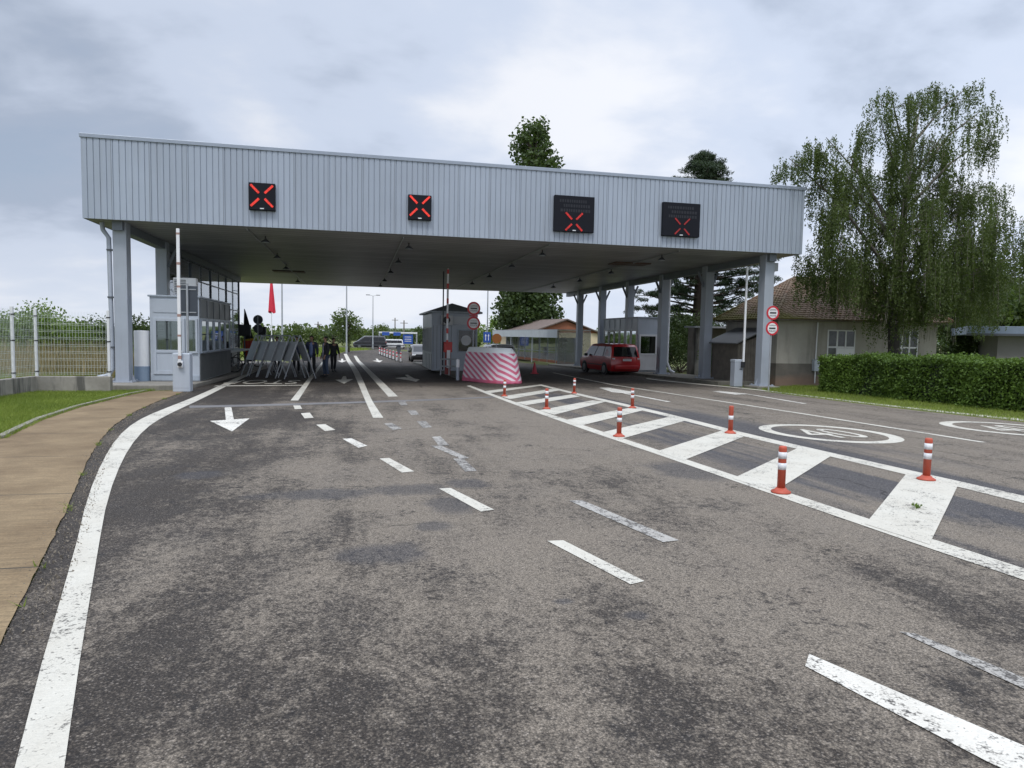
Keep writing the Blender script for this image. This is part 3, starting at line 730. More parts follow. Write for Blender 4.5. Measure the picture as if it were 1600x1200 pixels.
# centre booth with hip roof
cy0 = 36.; cx0, cx1 = onY(675, 530, cy0)[0], onY(746, 530, cy0)[0]; cz = zg(cy0)+.14
cb = thing('control_booth', ((cx0+cx1)/2, cy0, cz), 'blue grey control booth with dark hipped roof on the centre island behind barrier arm', 'booth')
W = (cx1-cx0)/2; Ld = 5.2; H = onY(690, 489, cy0)[2]-cz
MB().box(-W, W, 0, Ld, 0, H).build('wall', PANEL, cb, bevel=.012)
e = .22; rp = onY(709, 474, cy0+1.4)[2]-cz; rf = MB()
rf.add([(-W-e, -e, H), (W+e, -e, H), (W+e, Ld+e, H), (-W-e, Ld+e, H), (0, W+.1, rp), (0, Ld-W-.1, rp), (-W-e, -e, H+.09), (W+e, -e, H+.09), (W+e, Ld+e, H+.09), (-W-e, Ld+e, H+.09)],
       [(3, 2, 1, 0), (0, 1, 7, 6), (1, 2, 8, 7), (2, 3, 9, 8), (3, 0, 6, 9), (6, 7, 4), (7, 8, 5, 4), (8, 9, 5), (9, 6, 4, 5)])
rf.build('roof', SLATE, cb)
for k in range(6): MB().box(-W+.06+k*.19, -W+.075+k*.19, -.012, .0, .1, H-.65).build('cladding_rib', STEEL_D, cb)
window_unit(cb, W-1.08, W-.06, .98, 2.2, 0, PANEL_D, GLASS_V, .06)
o = MB().lathe([(.01, 0), (.27, 0), (.27, .03), (.01, .03)], 32, (W-.62, -.06, 1.62), 'y').build('notice_disc', WHITEF, cb); o['label'] = 'pale round notice on the dark window'
a = MB().box(-W+.45, -W+1.05, -.34, -.02, H-.62, H-.12).build('air_conditioner', WHITEF, cb, bevel=.02)
MB().lathe([(.01, 0), (.19, 0), (.19, .02), (.01, .02)], 24, (-W+.72, -.36, H-.37), 'y').build('fan_grille', BLACK, a)
s_ = MB().box(-W+1.1, W-.05, -.05, -.005, H-.58, H-.16).build('name_board', BOARDG, cb)
for k in range(6):
    window_unit(cb, .12+k*.83, .82+k*.83, .9, 2.3, -W, WHITEF, MIRROR_B, .06, .05, 'x', -1)
MB().box(-W-.02, -W, .03, Ld-.03, .03, .88).build('side_panel', WHITEF, cb)
MB().box(-W-.02, -W, .03, Ld-.03, 2.32, H-.02).build('side_panel', PANEL, cb)
for k in range(7): MB().box(-W-.035, -W-.02, .02+k*.83, .06+k*.83, .05, .86).build('side_rib', STEEL_D, cb)

# booth by the far columns
ry = 36.6; rx0, rx1 = onY(996, 540, ry)[0], onY(1033, 540, ry)[0]; rz = zg(ry)+.13; ryE = 42.2
rb = thing('passport_booth', ((rx0+rx1)/2, ry, rz), 'pale grey flat roofed booth with half glazed door standing behind the red minivan', 'booth')
W = (rx1-rx0)/2; Ld = ryE-ry; H = onY(1010, 497, ry)[2]-rz
MB().box(-W, W, 0, Ld, 0, H).build('wall', PANEL, rb, bevel=.012)
MB().box(-W-.06, W+.06, -.06, Ld+.06, H, H+.07).build('roof', PANEL_D, rb, bevel=.01)
for k in range(7): MB().box(-W-.025, -W, .02+k*.9, .07+k*.9, H-.62, H-.03).build('cladding_rib', PANEL_D, rb)
for k in range(6): window_unit(rb, .1+k*.9, .92+k*.9, 1.0, H-.68, -W, WHITEF, MIRROR_B, .07, .05, 'x', -1)
dr = MB(); dx0, dx1 = -W+.08, W*.62
for a in ((dx0, dx0+.1, .1, 2.15), (dx1-.1, dx1, .1, 2.15), (dx0+.1, dx1-.1, .1, .22), (dx0+.1, dx1-.1, 2.04, 2.15), (dx0+.1, dx1-.1, .96, 1.06)): dr.box(a[0], a[1], -.05, 0, a[2], a[3])
dr.box(dx0+.1, dx1-.1, -.03, 0, .22, .96)
d = dr.build('door', WHITEF, rb, bevel=.006); MB().box(dx0+.1, dx1-.1, -.028, -.018, 1.06, 2.04).build('pane', MIRROR, d)
MB().tube([(dx1-.05, -.05, 1.02), (dx1-.05, -.1, 1.02), (dx1-.18, -.1, 1.02)], .012, 8).build('handle', GALV, d, smooth=True)
window_unit(rb, W*.66, W-.03, 1.0, 2.1, 0, PANEL_D, MIRROR, .04)

# ------------------------------------------------------------------ barriers
def striped_boom(parent, x, y, z0, z1, w, reds, red=REDP, name='boom'):
    o = MB().box(x-w/2, x+w/2, y-.03, y+.03, z0, z1).build(name, WHITEP, parent, bevel=.008)
    for a, b in reds: MB().box(x-w/2-.003, x+w/2+.003, y-.033, y+.033, z0+(z1-z0)*a, z0+(z1-z0)*b).build('stripe', red, o)
    return o
p = G(286, 612); t = thing('barrier_gate', (p[0], p[1], zg(p[1])), 'grey barrier cabinet with raised white arm in front of the booth beside the brown path', 'barrier', 'raised barrier gates')
MB().box(-.24, .24, -.17, .17, 0, 1.14).build('cabinet', PANEL, t, bevel=.025)
MB().box(-.225, .225, -.176, -.165, .12, 1.0).build('cabinet_door', PANEL, t, bevel=.004)
o = MB().box(-.08, .06, -.26, -.17, .72, .92).build('pivot', WHITEP, t, bevel=.02)
MB().lathe([(.01, 0), (.06, 0), (.06, .05), (.01, .05)], 16, (-.01, -.31, .82), 'y').build('pivot_cap', BLACK, o)
striped_boom(t, -.02, -.23, .9, 4.72, .085, [(.02, .045), (.19, .205), (.34, .36), (.56, .575), (.73, .75), (.955, .97)], mat('faded_red_tape', (.34, .22, .19), .6))
p = G(1150, 604); t = thing('barrier_gate', (p[0], p[1], zg(p[1])), 'grey barrier cabinet with raised plain white arm near the round red signs and hedge', 'barrier', 'raised barrier gates')
MB().box(-.19, .19, -.17, .17, 0, 1.08).build('cabinet', STEEL, t, bevel=.025)
MB().box(-.2, .2, -.18, .18, 1.0, 1.1).build('cabinet_lid', PANEL, t, bevel=.015)
o = MB().box(.06, .2, -.27, -.17, .78, 1.02).build('pivot', BLACK, t, bevel=.02)
MB().box(.02, .14, -.181, -.165, .7, .73).build('key_slot', BLACK, t)
striped_boom(t, .14, -.23, .95, 4.78, .075, [])
cby = 31.6; p = onY(699, 592, cby); t = thing('barrier_gate', (p[0], cby, zg(cby)+.14), 'red barrier cabinet with raised red and white striped arm on the centre island', 'barrier', 'raised barrier gates')
MB().box(-.19, .19, -.17, .17, 1.02, 1.5).build('cabinet', REDP, t, bevel=.025)
MB().box(-.06, .09, -.2, -.12, .3, 1.12).build('white_panel', WHITEP, t)
MB().box(-.12, .12, -.12, .12, 0, 1.02).build('post', mat('dull_red', (.26,.05,.045), .6), t)
striped_boom(t, -.06, -.24, 1.45, 4.85, .09, [(.0, .04), (.13, .2), (.33, .4), (.53, .6), (.73, .80), (.93, .99)])
MB().tube([(-.22, .1, .2), (-.22, .1, 4.75)], .03, 8).build('counter_arm', BLACK, t)
# guard rail and marker post at the nose of the centre island
p0, p1 = onY(690, 585, 30.6), onY(713, 585, 30.6); gz = zg(30.6)+.14
t = thing('guard_rail', ((p0[0]+p1[0])/2, 30.6, gz), 'low grey tubular guard rail in front of the red barrier cabinet', 'rail')
hw = (p1[0]-p0[0])/2+.05; mb = MB()
for z in (.72, .4): mb.tube([(-hw, 0, z), (hw, 0, z)], .035, 10)
mb.build('rail', GALV, t, smooth=True)
for sx in (-1, 0, 1): MB().tube([(sx*hw, 0, 0), (sx*hw, 0, .74)], .03, 10).build('post', GALV, t, smooth=True)
p = G(715, 594); t = thing('marker_post', (p[0], p[1], zg(p[1])), 'short grey marker post with white top beside the striped crash cushion', 'post')
MB().tube([(0, 0, 0), (0, 0, .55)], .075, 16).build('shaft', STEEL, t, smooth=True); MB().lathe([(.08, .55), (.08, .86), (.06, .89), (.01, .9)], 16).build('top', WHITEP, t, smooth=True)

# ------------------------------------------------------------------ crash cushion
c0 = G(719, 592.5); c1 = G(803, 594); nose = G(779, 600.5)
ccx = (c0[0]+c1[0])/2+.02; ccy = nose[1]+1.6; ccz = zg(ccy)
ccx -= .02
cc = thing('crash_cushion', (ccx, ccy, ccz), 'bulky crash cushion wrapped in pink and white chevrons at the island nose', 'crash barrier', rz=R(20))
nx = .12; hwB = .75
def outline(hw, ln, back):
    pts = []
    for k in range(25):
        a = math.pi*k/24; ca, sa = math.cos(a), math.sin(a)
        x = -ca*hw; pts.append((x+nx*sa*.55, -ln*abs(sa)**.8))
    return pts+[(hw, back), (-hw, back)]
zs = [(0, 1.0), (.04, 1.01), (.12, .995), (.6, .89), (1.06, .80), (1.12, .785), (1.16, .78), (1.40, .60), (1.415, .58)]
mb = MB(); rings = []
for z, sc in zs:
    ol = outline(hwB*sc, 1.45*sc, 1.5)
    rings.append(len(mb.v)); mb.v += [(x, y, z+zg(ccy+y)-ccz if z < .1 else z) for x, y in ol]
n = len(ol)
for a, b in zip(rings[:-1], rings[1:]):
    for k in range(n): mb.f.append((a+k, a+(k+1) % n, b+(k+1) % n, b+k))
mb.f.append(tuple(rings[-1]+k for k in range(n)))
mb.build('body', chevron_mat(nx), cc, smooth=True)
# amber disc sign standing on the cushion
p = onY(776, 529, ccy+.6); t = thing('warning_disc', (p[0], p[1], ccz+1.41), 'plain orange round disc on a short stem above the striped crash cushion', 'sign')
MB().tube([(0, 0, 0), (0, 0, p[2]-ccz-1.41)], .025, 8).build('stem', GALV, t)
MB().lathe([(.01, -.02), (.205, -.02), (.205, .02), (.01, .02)], 32, (0, -.03, p[2]-ccz-1.41), 'y').build('disc', mat('amber', (.50, .17, .03), .5), t)

# ------------------------------------------------------------------ round customs signs
TXT_TOP = text_mesh('ЦАРИНА', .105, BLACK); TXT_BOT = text_mesh('DOUANE', .105, BLACK); TXT_POL = text_mesh('ПОЛИЦИЈА', .085, BLACK); TXT_POB = text_mesh('POLICE', .10, BLACK)
SIGNW = mat('sign_white', (.72, .72, .72), .45, 0, .05)
def round_sign(t, z, r, top, bot):
    d = MB().lathe([(.01, 0), (r, 0), (r, .015), (.01, .015)], 40, (0, -.06, z), 'y').build('sign_disc', REDSIGN, t)
    MB().lathe([(.01, 0), (r*.74, 0), (r*.74, .004), (.01, .004)], 40, (0, -.0645, z), 'y').build('sign_face', SIGNW, d)
    MB().box(-r*.5, r*.5, -.069, -.0645, z-.028, z+.028).build('black_bar', BLACK, d)
    for me, dz in ((top, .105), (bot, -.105)):
        o = link('lettering', me, d, (0, -.0665, z+dz)); o.rotation_euler = (R(90), 0, 0); k = r*1.06/max(v.co.x for v in me.vertices)/2; o.scale = (k, k*1.1, 1)
sy = 30.9; p = onY(740, 482, sy); q = onY(739.5, 505, sy); zb = zg(sy)+.14
t = thing('customs_sign', (p[0], sy, zb), 'two red ringed round signs on one post above the striped crash cushion', 'road sign', 'pairs of round customs signs')
MB().tube([(0, 0, 0), (0, 0, p[2]-zb+.25)], .03, 10).build('post', GALV, t, smooth=True)
round_sign(t, p[2]-zb, .305, TXT_TOP, TXT_BOT); round_sign(t, q[2]-zb, .305, TXT_POL, TXT_POB)
MB().box(-.2, .2, -.05, -.03, p[2]-zb-.36, p[2]-zb-.31).build('clamp', REDSIGN, t)
p = G(1204, 611); p1_ = onY(1207, 489, p[1]); p2_ = onY(1205, 513, p[1]); zb = zg(p[1])
t = thing('customs_sign', (p1_[0]-.02, p[1], zb), 'two red ringed round signs on a post before the tiled cottage', 'road sign', 'pairs of round customs signs')
MB().tube([(0, 0, 0), (0, 0, p1_[2]-zb+.25)], .03, 10).build('post', GALV, t, smooth=True)
round_sign(t, p1_[2]-zb, .255, TXT_TOP, TXT_BOT); round_sign(t, p2_[2]-zb, .255, TXT_POL, TXT_POB)
MB().box(-.16, .16, -.16, .16, 0, .12).build('footing', PATCHY, t) if False else None

# ------------------------------------------------------------------ flexible posts
bspots = [(1220, 772, 'with two white bands closest to the bright wide hatch stripe corner'), (1447, 752, ''), (967, 684, ''), (1141, 679, ''), (854, 641, ''), (988, 639.5, ''), (788, 621, ''), (897, 616.5, '')]
PB = MB().lathe([(.10, 0), (.10, .012), (.065, .03), (.05, .05)], 24).mesh('base', ORANGE, True)
PS = MB().lathe([(.041, .045), (.041, .465), (.038, .485), (.027, .49), (.01, .49)], 24).mesh('shaft', ORANGE, True)
BD = [MB().lathe([(.0425, z0), (.0425, z1)], 24).mesh('reflective_band', REFL, True) for z0, z1 in ((.36, .43), (.245, .315))]
blab = ['orange flexible post where its hatch bar meets the island edge line, largest in view', 'orange flexible post on the widest hatch bar, just behind the small weed',
        'orange flexible post on the dashed lane side, second in its row from the camera', 'orange flexible post with one white band left, opposite the painted speed ring',
        'orange flexible post on the dashed lane side, second in its row from the crash cushion', 'orange flexible post on the departure lane side beside the bent merge arrow',
        'smallest orange flexible post standing just before the striped crash cushion', 'far orange flexible post on the departure lane side, straight before the minivan']
for i, (px, py, _) in enumerate(bspots):
    p = G(px, py-1.5); t = thing('flexible_post', (p[0], p[1], zg(p[1])+.01), blab[i], 'bollard', 'flexible posts on the hatched island', rz=random.random()*6)
    t.rotation_euler = (random.uniform(-.02, .02), random.uniform(-.02, .02), random.random()*6)
    link('base', PB, t); link('shaft', PS, t)
    if i != 3: link('reflective_band', BD[0], t)
    link('reflective_band', BD[1], t)
p = G(835, 584); t = thing('traffic_cone', (p[0], p[1], zg(p[1])), 'small pink red traffic cone on the asphalt by the glazed shelter', 'cone')
MB().box(-.19, .19, -.19, .19, 0, .035).build('base', CONEP, t, bevel=.01); MB().lathe([(.15, .035), (.03, .62), (.02, .63), (.005, .63)], 20).build('cone_body', CONEP, t, smooth=True)
MB().lathe([(.112, .2), (.085, .33)], 20).build('reflective_band', REFL, t, smooth=True)

# ------------------------------------------------------------------ cars
RIMM = mat('wheel_rim', (.16, .165, .17), .4, .4, .1)
def car(loc, rz, paint, label, L=4.64, Wd=1.81, Ht=1.73, plate=True, cat='car', hood=.95):
    t = thing('parked_car', loc, label, cat, rz=rz); hw = Wd/2; s = L/4.64; k = Ht/1.73
    # rows: y at rear loop, y at front loop, z, half width, crown of end faces
    rows = [(-2.12, 2.12, .24, .93, .08), (-2.20, 2.20, .40, .985, .14), (-2.22, 2.22, .58, 1.0, .17), (-2.18, 2.15, .80, 1.0, .18), (-2.14, 1.60, 1.03, .975, .16), (-2.00, .90, 1.57, .865, .13), (-1.95, .78, 1.655, .82, .11), (-1.88, .66, 1.70, .74, .09)]
    ts = [0, .035, .26, .30, .585, .625, .94, 1.]
    lat = [-1, -.86, -.5, 0, .5, .86, 1]
    row = [(a*s, b*s, z*k, w*hw, cr) for a, b, z, w, cr in rows]
    body = MB(); gls = [None, MB(), MB()]; sw = {}; pil = {}; nr = len(row)
    P = lambda i, j, sx: (sx*row[j][3]*(1-.03*abs(2*ts[i]-1)**3), row[j][0]+(row[j][1]-row[j][0])*ts[i], row[j][2])
    for sx in (-1, 1):
        for j in range(nr-1):
            for i in range(len(ts)-1):
                q = [P(i, j, sx), P(i+1, j, sx), P(i+1, j+1, sx), P(i, j+1, sx)]
                isg = j == 4 and i in (1, 3, 5)
                (sw.setdefault((sx, i), MB()) if isg else pil.setdefault((sx, i), MB()) if j == 4 and i in (2, 4) else body).quad(*(q if sx > 0 else q[::-1]))
    def E(end, j, u):
        a = row[j]; i = 0 if end < 0 else len(ts)-1; w = P(i, j, 1)[0]
        return (u*w, (a[0] if end < 0 else a[1])+end*a[4]*(1-u*u), a[2]+(.03*(1-u*u) if j == nr-1 else 0))
    for end in (-1, 1):
        for j in range(nr-1):
            for u0, u1 in zip(lat[:-1], lat[1:]):
                q = [E(end, j, u0), E(end, j, u1), E(end, j+1, u1), E(end, j+1, u0)]
                isg = j == 4 and abs(u0+u1) < 1.8
                (gls[1] if isg and end < 0 else gls[2] if isg else body).quad(*(q if end < 0 else q[::-1]))
    for i in range(len(ts)-1):          # roof
        for u0, u1 in zip(lat[:-1], lat[1:]):
            def Q(i_, u):
                y = row[-1][0]+(row[-1][1]-row[-1][0])*ts[i_]
                if i_ == 0: y -= row[-1][4]*(1-u*u)
                if i_ == len(ts)-1: y += row[-1][4]*(1-u*u)
                return (u*P(i_, nr-1, 1)[0], y, row[-1][2]+.03*(1-u*u)+.03*(1-(2*ts[i_]-1)**2))
            body.quad(Q(i, u0), Q(i, u1), Q(i+1, u1), Q(i+1, u0))
    import bmesh
    def weld(mb, name, m):
        o = mb.build(name, m, t, smooth=True); bm = bmesh.new(); bm.from_mesh(o.data); bmesh.ops.remove_doubles(bm, verts=bm.verts, dist=.002); bmesh.ops.recalc_face_normals(bm, faces=bm.faces); bm.to_mesh(o.data); bm.free(); o.data.set_sharp_from_angle(angle=R(50)); return o
    bo = weld(body, 'body', paint); [weld(g_, 'side_window', GLASS_V) for g_ in sw.values()]; [weld(g_, 'window_pillar', BLACK) for g_ in pil.values()]; weld(gls[1], 'rear_window', GLASS_V); weld(gls[2], 'windscreen', GLASS_V)
    MB().box(-hw*.9, hw*.9, -2.1*s, 2.1*s, .2, .3*k).build('underbody', BLACK, t)
    MB().box(-hw*.78, hw*.78, -1.75*s, .4*s, .3, 1.0*k).build('seats', BLACK, t, bevel=.1)
    for yy in (-1.36*s, 1.46*s):
        for sx in (-1, 1):
            MB().lathe([(.01, 0), (.375, 0), (.375, .01), (.01, .01)], 28, (sx*(hw-.006)-(.01 if sx < 0 else 0)+.0, yy, .33), 'x').build('wheel_arch', BLACK, t)
            w = MB().lathe([(.22, -.1), (.30, -.105), (.325, -.08), (.33, 0), (.325, .08), (.30, .105), (.22, .1)], 28, (sx*(hw-.095), yy, .33), 'x').build('wheel', RUBBER, t, smooth=True)
            MB().lathe([(.01, -.02), (.08, -.03), (.21, .0), (.215, .02), (.01, .03)] if sx > 0 else [(.01, -.03), (.215, -.02), (.21, .0), (.08, .03), (.01, .02)], 20, (sx*(hw+.008), yy, .33), 'x').build('rim', RIMM, w, smooth=True)
    yb = row[3][0]
    RL = MATS.get('tail_lens') or mat('tail_lens', (.55, .10, .09), .2); WL = MATS.get('head_lens') or mat('head_lens', (.7, .72, .75), .15)
    for sx in (-1, 1):
        q = [E(-1, 3, sx*.98), E(-1, 3, sx*.72), E(-1, 4, sx*.75), E(-1, 4, sx*.98)]
        o = MB(); o.add([(a[0], a[1]+.02, a[2]-.005) for a in q]+[(a[0], a[1]-.02, a[2]-.005) for a in q], [(0, 1, 2, 3), (7, 6, 5, 4), (0, 1, 5, 4), (1, 2, 6, 5), (2, 3, 7, 6), (3, 0, 4, 7)]); lo = o.build('taillight', RL, t)
        MB().cbox(((q[0][0]+q[1][0])/2, q[0][1]-.045, q[0][2]*.45+q[2][2]*.55), (.15, .03, .06)).build('reversing_lens', WL, lo)
        f = E(1, 3, sx*.8); MB().cbox((f[0], f[1]+.0, f[2]-.07), (.36, .12, .14)).build('headlight', WL, t, bevel=.03)
        mr = MB(); mr.cbox((sx*(hw+.12), .98*s, 1.06*k), (.2, .1, .16)); mr.build('wing_mirror', BLACK, t, bevel=.03)
        for yh in (-.55*s, .35*s): MB().cbox((sx*(hw*.985), yh, .92*k), (.03, .2, .03)).build('door_handle', paint, t, bevel=.008)
        MB().box(min(sx*(hw+.004), sx*(hw-.05)), max(sx*(hw+.004), sx*(hw-.05)), -1.0*s, 1.0*s, .52*k, .57*k).build('side_strip', BLACK, t)
    if plate:
        MB().cbox((0, yb-.19, .86*k), (.52, .02, .12)).build('number_plate', REFL, t)
        MB().cbox((0, yb-.19, .97*k), (.36, .03, .03)).build('chrome_strip', GALV, t)
    bu = MB(); bu.box(-hw*.80, hw*.80, -2.42*s, -2.30*s, .34, .56*k); bu.build('rear_bumper', paint, t, bevel=.04)
    MB().tube([(-.1, row[4][0]-.17, 1.06*k), (.28, row[4][0]-.14, 1.14*k)], .012, 6).build('wiper', BLACK, t)
    return t
def car_paint(name, c): 
    m, t, b = base_mat(name); n = t.noise(t.pos(), 2, 3); t.put(b.inputs['Base Color'], t.mix(1., c, t.map(n, .3, .7, .93, 1.07), 'MULTIPLY')); b.inputs['Roughness'].default_value = .28; b.inputs['Coat Weight'].default_value = .6; b.inputs['Coat Roughness'].default_value = .05; return m
RED_C = car_paint('red_car_paint', (.46, .02, .024)); WHITE_C = car_paint('white_car_paint', (.72, .73, .74)); BLACK_C = car_paint('black_car_paint', (.02, .021, .025)); SILV_C = car_paint('silver_car_paint', (.42, .44, .46))
pr = G(988, 586.5); pl = G(943, 585)
car((14.12, 37.3, zg(37.3)), R(4), RED_C, 'dark red minivan seen from behind waiting at the pale grey booth', cat='car')
p = onY(772, 560, 44.); car((p[0]+.3, 44.6, zg(44.6)), 0, WHITE_C, 'white car half hidden behind the pink striped crash cushion', 4.4, 1.8, 1.6)
p = G(641.5, 566); car((p[0]+.98, p[1]+2.2, zg(58)), math.pi, BLACK_C, 'black car standing at the kerb just behind the hip roofed booth', 4.3, 1.75, 1.46)

# ------------------------------------------------------------------ fence with concrete wall
A = G(57, 612); Cc = G(178, 611); wx = A[0]; wy = A[1]
cw = MB(); zt_w = onY(100, 588, wy)[2]
ol = [(wx-.2, 4), (wx, 4), (wx, wy), (Cc[0], wy), (Cc[0], wy+.22), (wx-.2, wy+.22)]
cw.prism(ol, lambda x, y: zg(y)-.2, lambda x, y: zg(y)+(zt_w-zg(wy))); o = cw.build('low_wall', CWALL, bevel=.02); tag(o, 'low stained concrete wall carrying the white mesh fence', 'wall')
wt = zt_w-zg(wy)
ft = onY(54, 482, wy+.1)[2]-zg(wy)
fe = thing('mesh_fence', (wx, wy, zg(wy)), 'white welded mesh fence panels on the low concrete wall beside the grass', 'fence')
def fence_post(x, y):
    z = zg(y)-zg(wy); c = MB().box(x-.035, x+.035, y-.035, y+.035, z+wt, z+ft).build('post', WHITEF, fe, bevel=.006)
    mb = MB()
    for h in (wt+.12, wt+(ft-wt)*.52, ft-.22): mb.box(x-.045, x+.045, y-.045, y+.045, z+h, z+h+.03)
    mb.build('clamp', BLACK, c)
px_ = onY(170, 540, wy+.11)[0]-wx
posts = [(px_, .11), (-.02, .11)]
yq = onX(20, 540, wx-.1)[1]-wy
for k in range(6): posts.append((-.1, yq-2.4*k if k else yq))
for x, y in posts: 
    c = fence_post(x, wy+y) if False else None
def fpost(x, dy):
    y = dy; z = zg(wy+dy)-zg(wy); c = MB().box(x-.035, x+.035, y-.035, y+.035, z+wt, z+ft).build('post', WHITEF, fe, bevel=.006)
    mb = MB()
    for h in (wt+.12, wt+(ft-wt)*.52, ft-.22): mb.box(x-.045, x+.045, y-.045, y+.045, z+h, z+h+.03)
    mb.build('clamp', BLACK, c)
for x, y in posts: fpost(x, y)
WIRE = mat('white_wire', (.58, .62, .60), .4)
def fpanel(a, b):
    mb = MB(); a, b = np.array(a), np.array(b); L = np.linalg.norm(b-a); n = int(L/.075); zs_ = [zg(wy+a[1])-zg(wy), zg(wy+b[1])-zg(wy)]
    for k in range(n+1):
        q = a+(b-a)*k/n; z = zs_[0]+(zs_[1]-zs_[0])*k/n; mb.bar((q[0], q[1], z+wt+.03), (q[0], q[1], z+ft-.06), .004)
    for h in list(np.arange(wt+.06, ft-.08, .2)):
        for d in (0, .045): mb.bar((a[0], a[1], zs_[0]+h+d), (b[0], b[1], zs_[1]+h+d), .0055)
    mb.build('mesh_panel', WIRE, fe)
fpanel(posts[0], posts[1]); fpanel(posts[1], posts[2])
for k in range(2, len(posts)-1): fpanel(posts[k], posts[k+1])

# ------------------------------------------------------------------ sign back on pole behind the first barrier
y_ = 23.3; p = onY(294.5, 600, y_); zb = zg(y_)+.13
t = thing('road_sign', (p[0], y_, zb), 'dark rectangular panel on a thin grey pole behind the raised white barrier arm', 'sign')
MB().tube([(0, 0, 0), (0, 0, onY(294, 443, y_)[2]-zb)], .035, 10).build('pole', GALV, t, smooth=True)
a, b = onY(280, 446, y_), onY(308.5, 494, y_); m_ = MB().box(a[0]-p[0], b[0]-p[0], .045, .085, b[2]-zb, a[2]-zb).build('panel', mat('panel_back', (.045, .055, .07), .5), t, bevel=.01)
for z in (.12, .88): zz = b[2]-zb+(a[2]-b[2])*z; MB().box(-.2, .25, .025, .045, zz-.015, zz+.015).build('bracket', GALV, t)

# ------------------------------------------------------------------ inspection table with two bicycles
ty0, ty1 = 33.2, 39.4; tz0 = zg(36)+.13
t = thing('inspection_table', (-6.25, 36, tz0), 'long grey baggage inspection table standing on the kerb below the glazed screen', 'table')
MB().box(-.55, .5, ty0-36, ty1-36, .88, .96).build('table_top', BOARDG, t, bevel=.01)
for yq in (ty0-35.8, 0, ty1-36.2):
    for sx in (-.45, .4): MB().box(sx-.03, sx+.03, yq-.03, yq+.03, -.02-KS*yq, .88).build('leg', STEEL_D, t)
mb = MB()
for sx in (-.45, .4): mb.bar((sx, ty0-35.8, .35), (sx, ty1-36.2, .35), .03)
mb.build('stretcher', STEEL_D, t)
def bicycle(loc, rz, label, frame_m):
    t = thing('bicycle', loc, label, 'bicycle', 'bicycles parked at the inspection table', rz)
    for x in (-.52, .52):
        pts = [(x+.33*math.cos(2*math.pi*k/32), 0, .34+.33*math.sin(2*math.pi*k/32)) for k in range(33)]
        w = MB().tube(pts, .022, 8, False).build('wheel', RUBBER, t, smooth=True)
        mb = MB()
        for k in range(12): a = 2*math.pi*k/12; mb.bar((x, 0, .34), (x+.32*math.cos(a), 0, .34+.32*math.sin(a)), .004)
        mb.lathe([(.025, -.04), (.025, .04)], 10, (x, 0, .34), 'y'); mb.build('spokes', GALV, w)
    mb = MB(); bb = (-.08, 0, .30); hd = (.36, 0, .78); sd = (-.2, 0, .76); rr = (-.52, 0, .34)
    for a, b in ((bb, hd), (bb, sd), (sd, hd), (bb, rr), (sd, rr), (hd, (.52, 0, .34)), (hd, (.33, 0, .93))): mb.tube([a, b], .018, 8)
    mb.build('frame', frame_m, t, smooth=True)
    MB().lathe([(.01, 0), (.07, .01), (.09, .04), (.01, .06)], 14, (-.22, 0, .86)).build('saddle', BLACK, t, smooth=True); MB().tube([(-.2, 0, .76), (-.22, 0, .88)], .014, 8).build('seat_post', GALV, t)
    MB().tube([(.24, -.27, .96), (.32, -.1, .95), (.34, 0, .94), (.32, .1, .95), (.24, .27, .96)], .013, 8).build('handlebar', BLACK, t, smooth=True)
    MB().lathe([(.01, -.01), (.09, -.01), (.09, .01), (.01, .01)], 18, (-.08, 0, .30), 'y').build('chainring', GALV, t)
    for s in (-1, 1): MB().bar((-.08, s*.06, .30), (-.08+s*.12, s*.06, .30-s*.11), .02).build('crank', GALV, t)
bicycle((-5.95, 32.4, zg(32.4)+.13), R(6), 'dark bicycle parked across the near end of the inspection table', STEEL_D)
bicycle((-5.95, 39.9, zg(39.9)+.13), R(-8), 'dark bicycle parked across the far end of the inspection table', BLACK)

# ------------------------------------------------------------------ A-frame boards
pa, pb_ = G(447, 592.5), G(494.5, 591.5)
afx, afy = (pa[0]+pb_[0])/2, (pa[1]+pb_[1])/2
def aframe(x, y, rz, hw, label):
    t = thing('folding_board', (x, y, zg(y)), label, 'folding sign', 'folding A-frame boards in the closed lane', rz); H = 1.78
    for s in (-1, 1):
        for yy in (0, .8): MB().bar((s*hw, yy, 0), (s*.0+s*.015, yy, H), .045, .03).build('leg', GALV, t)
        mb = MB(); f = lambda k: (s*(hw*(1-k))+s*.035, k*H)
        (xa, za), (xb, zb_) = f(.40), f(.86); dx = s*.02
        mb.add([(xa, -.02, za), (xa, .82, za), (xb, .82, zb_), (xb, -.02, zb_), (xa+dx, -.02, za), (xa+dx, .82, za), (xb+dx, .82, zb_), (xb+dx, -.02, zb_)], [(0, 1, 2, 3), (7, 6, 5, 4), (0, 1, 5, 4), (1, 2, 6, 5), (2, 3, 7, 6), (3, 0, 4, 7)])
        mb.build('board', BOARDG, t)
    MB().bar((0, 0, H), (0, .8, H), .05).build('hinge_bar', GALV, t)
al = ['grey folding A-frame board closest to the man in blue shirt', 'grey folding A-frame board, second from the man in blue shirt', 'grey folding A-frame board in the middle of the line of five', 'grey folding A-frame board, second from the furled flag end', 'grey folding A-frame board closest to the furled dark flag']
for k in range(5): aframe(afx-.06-.44*k, afy+.1+.5*k, R(random.uniform(-5, 5)+27), .66, al[k])

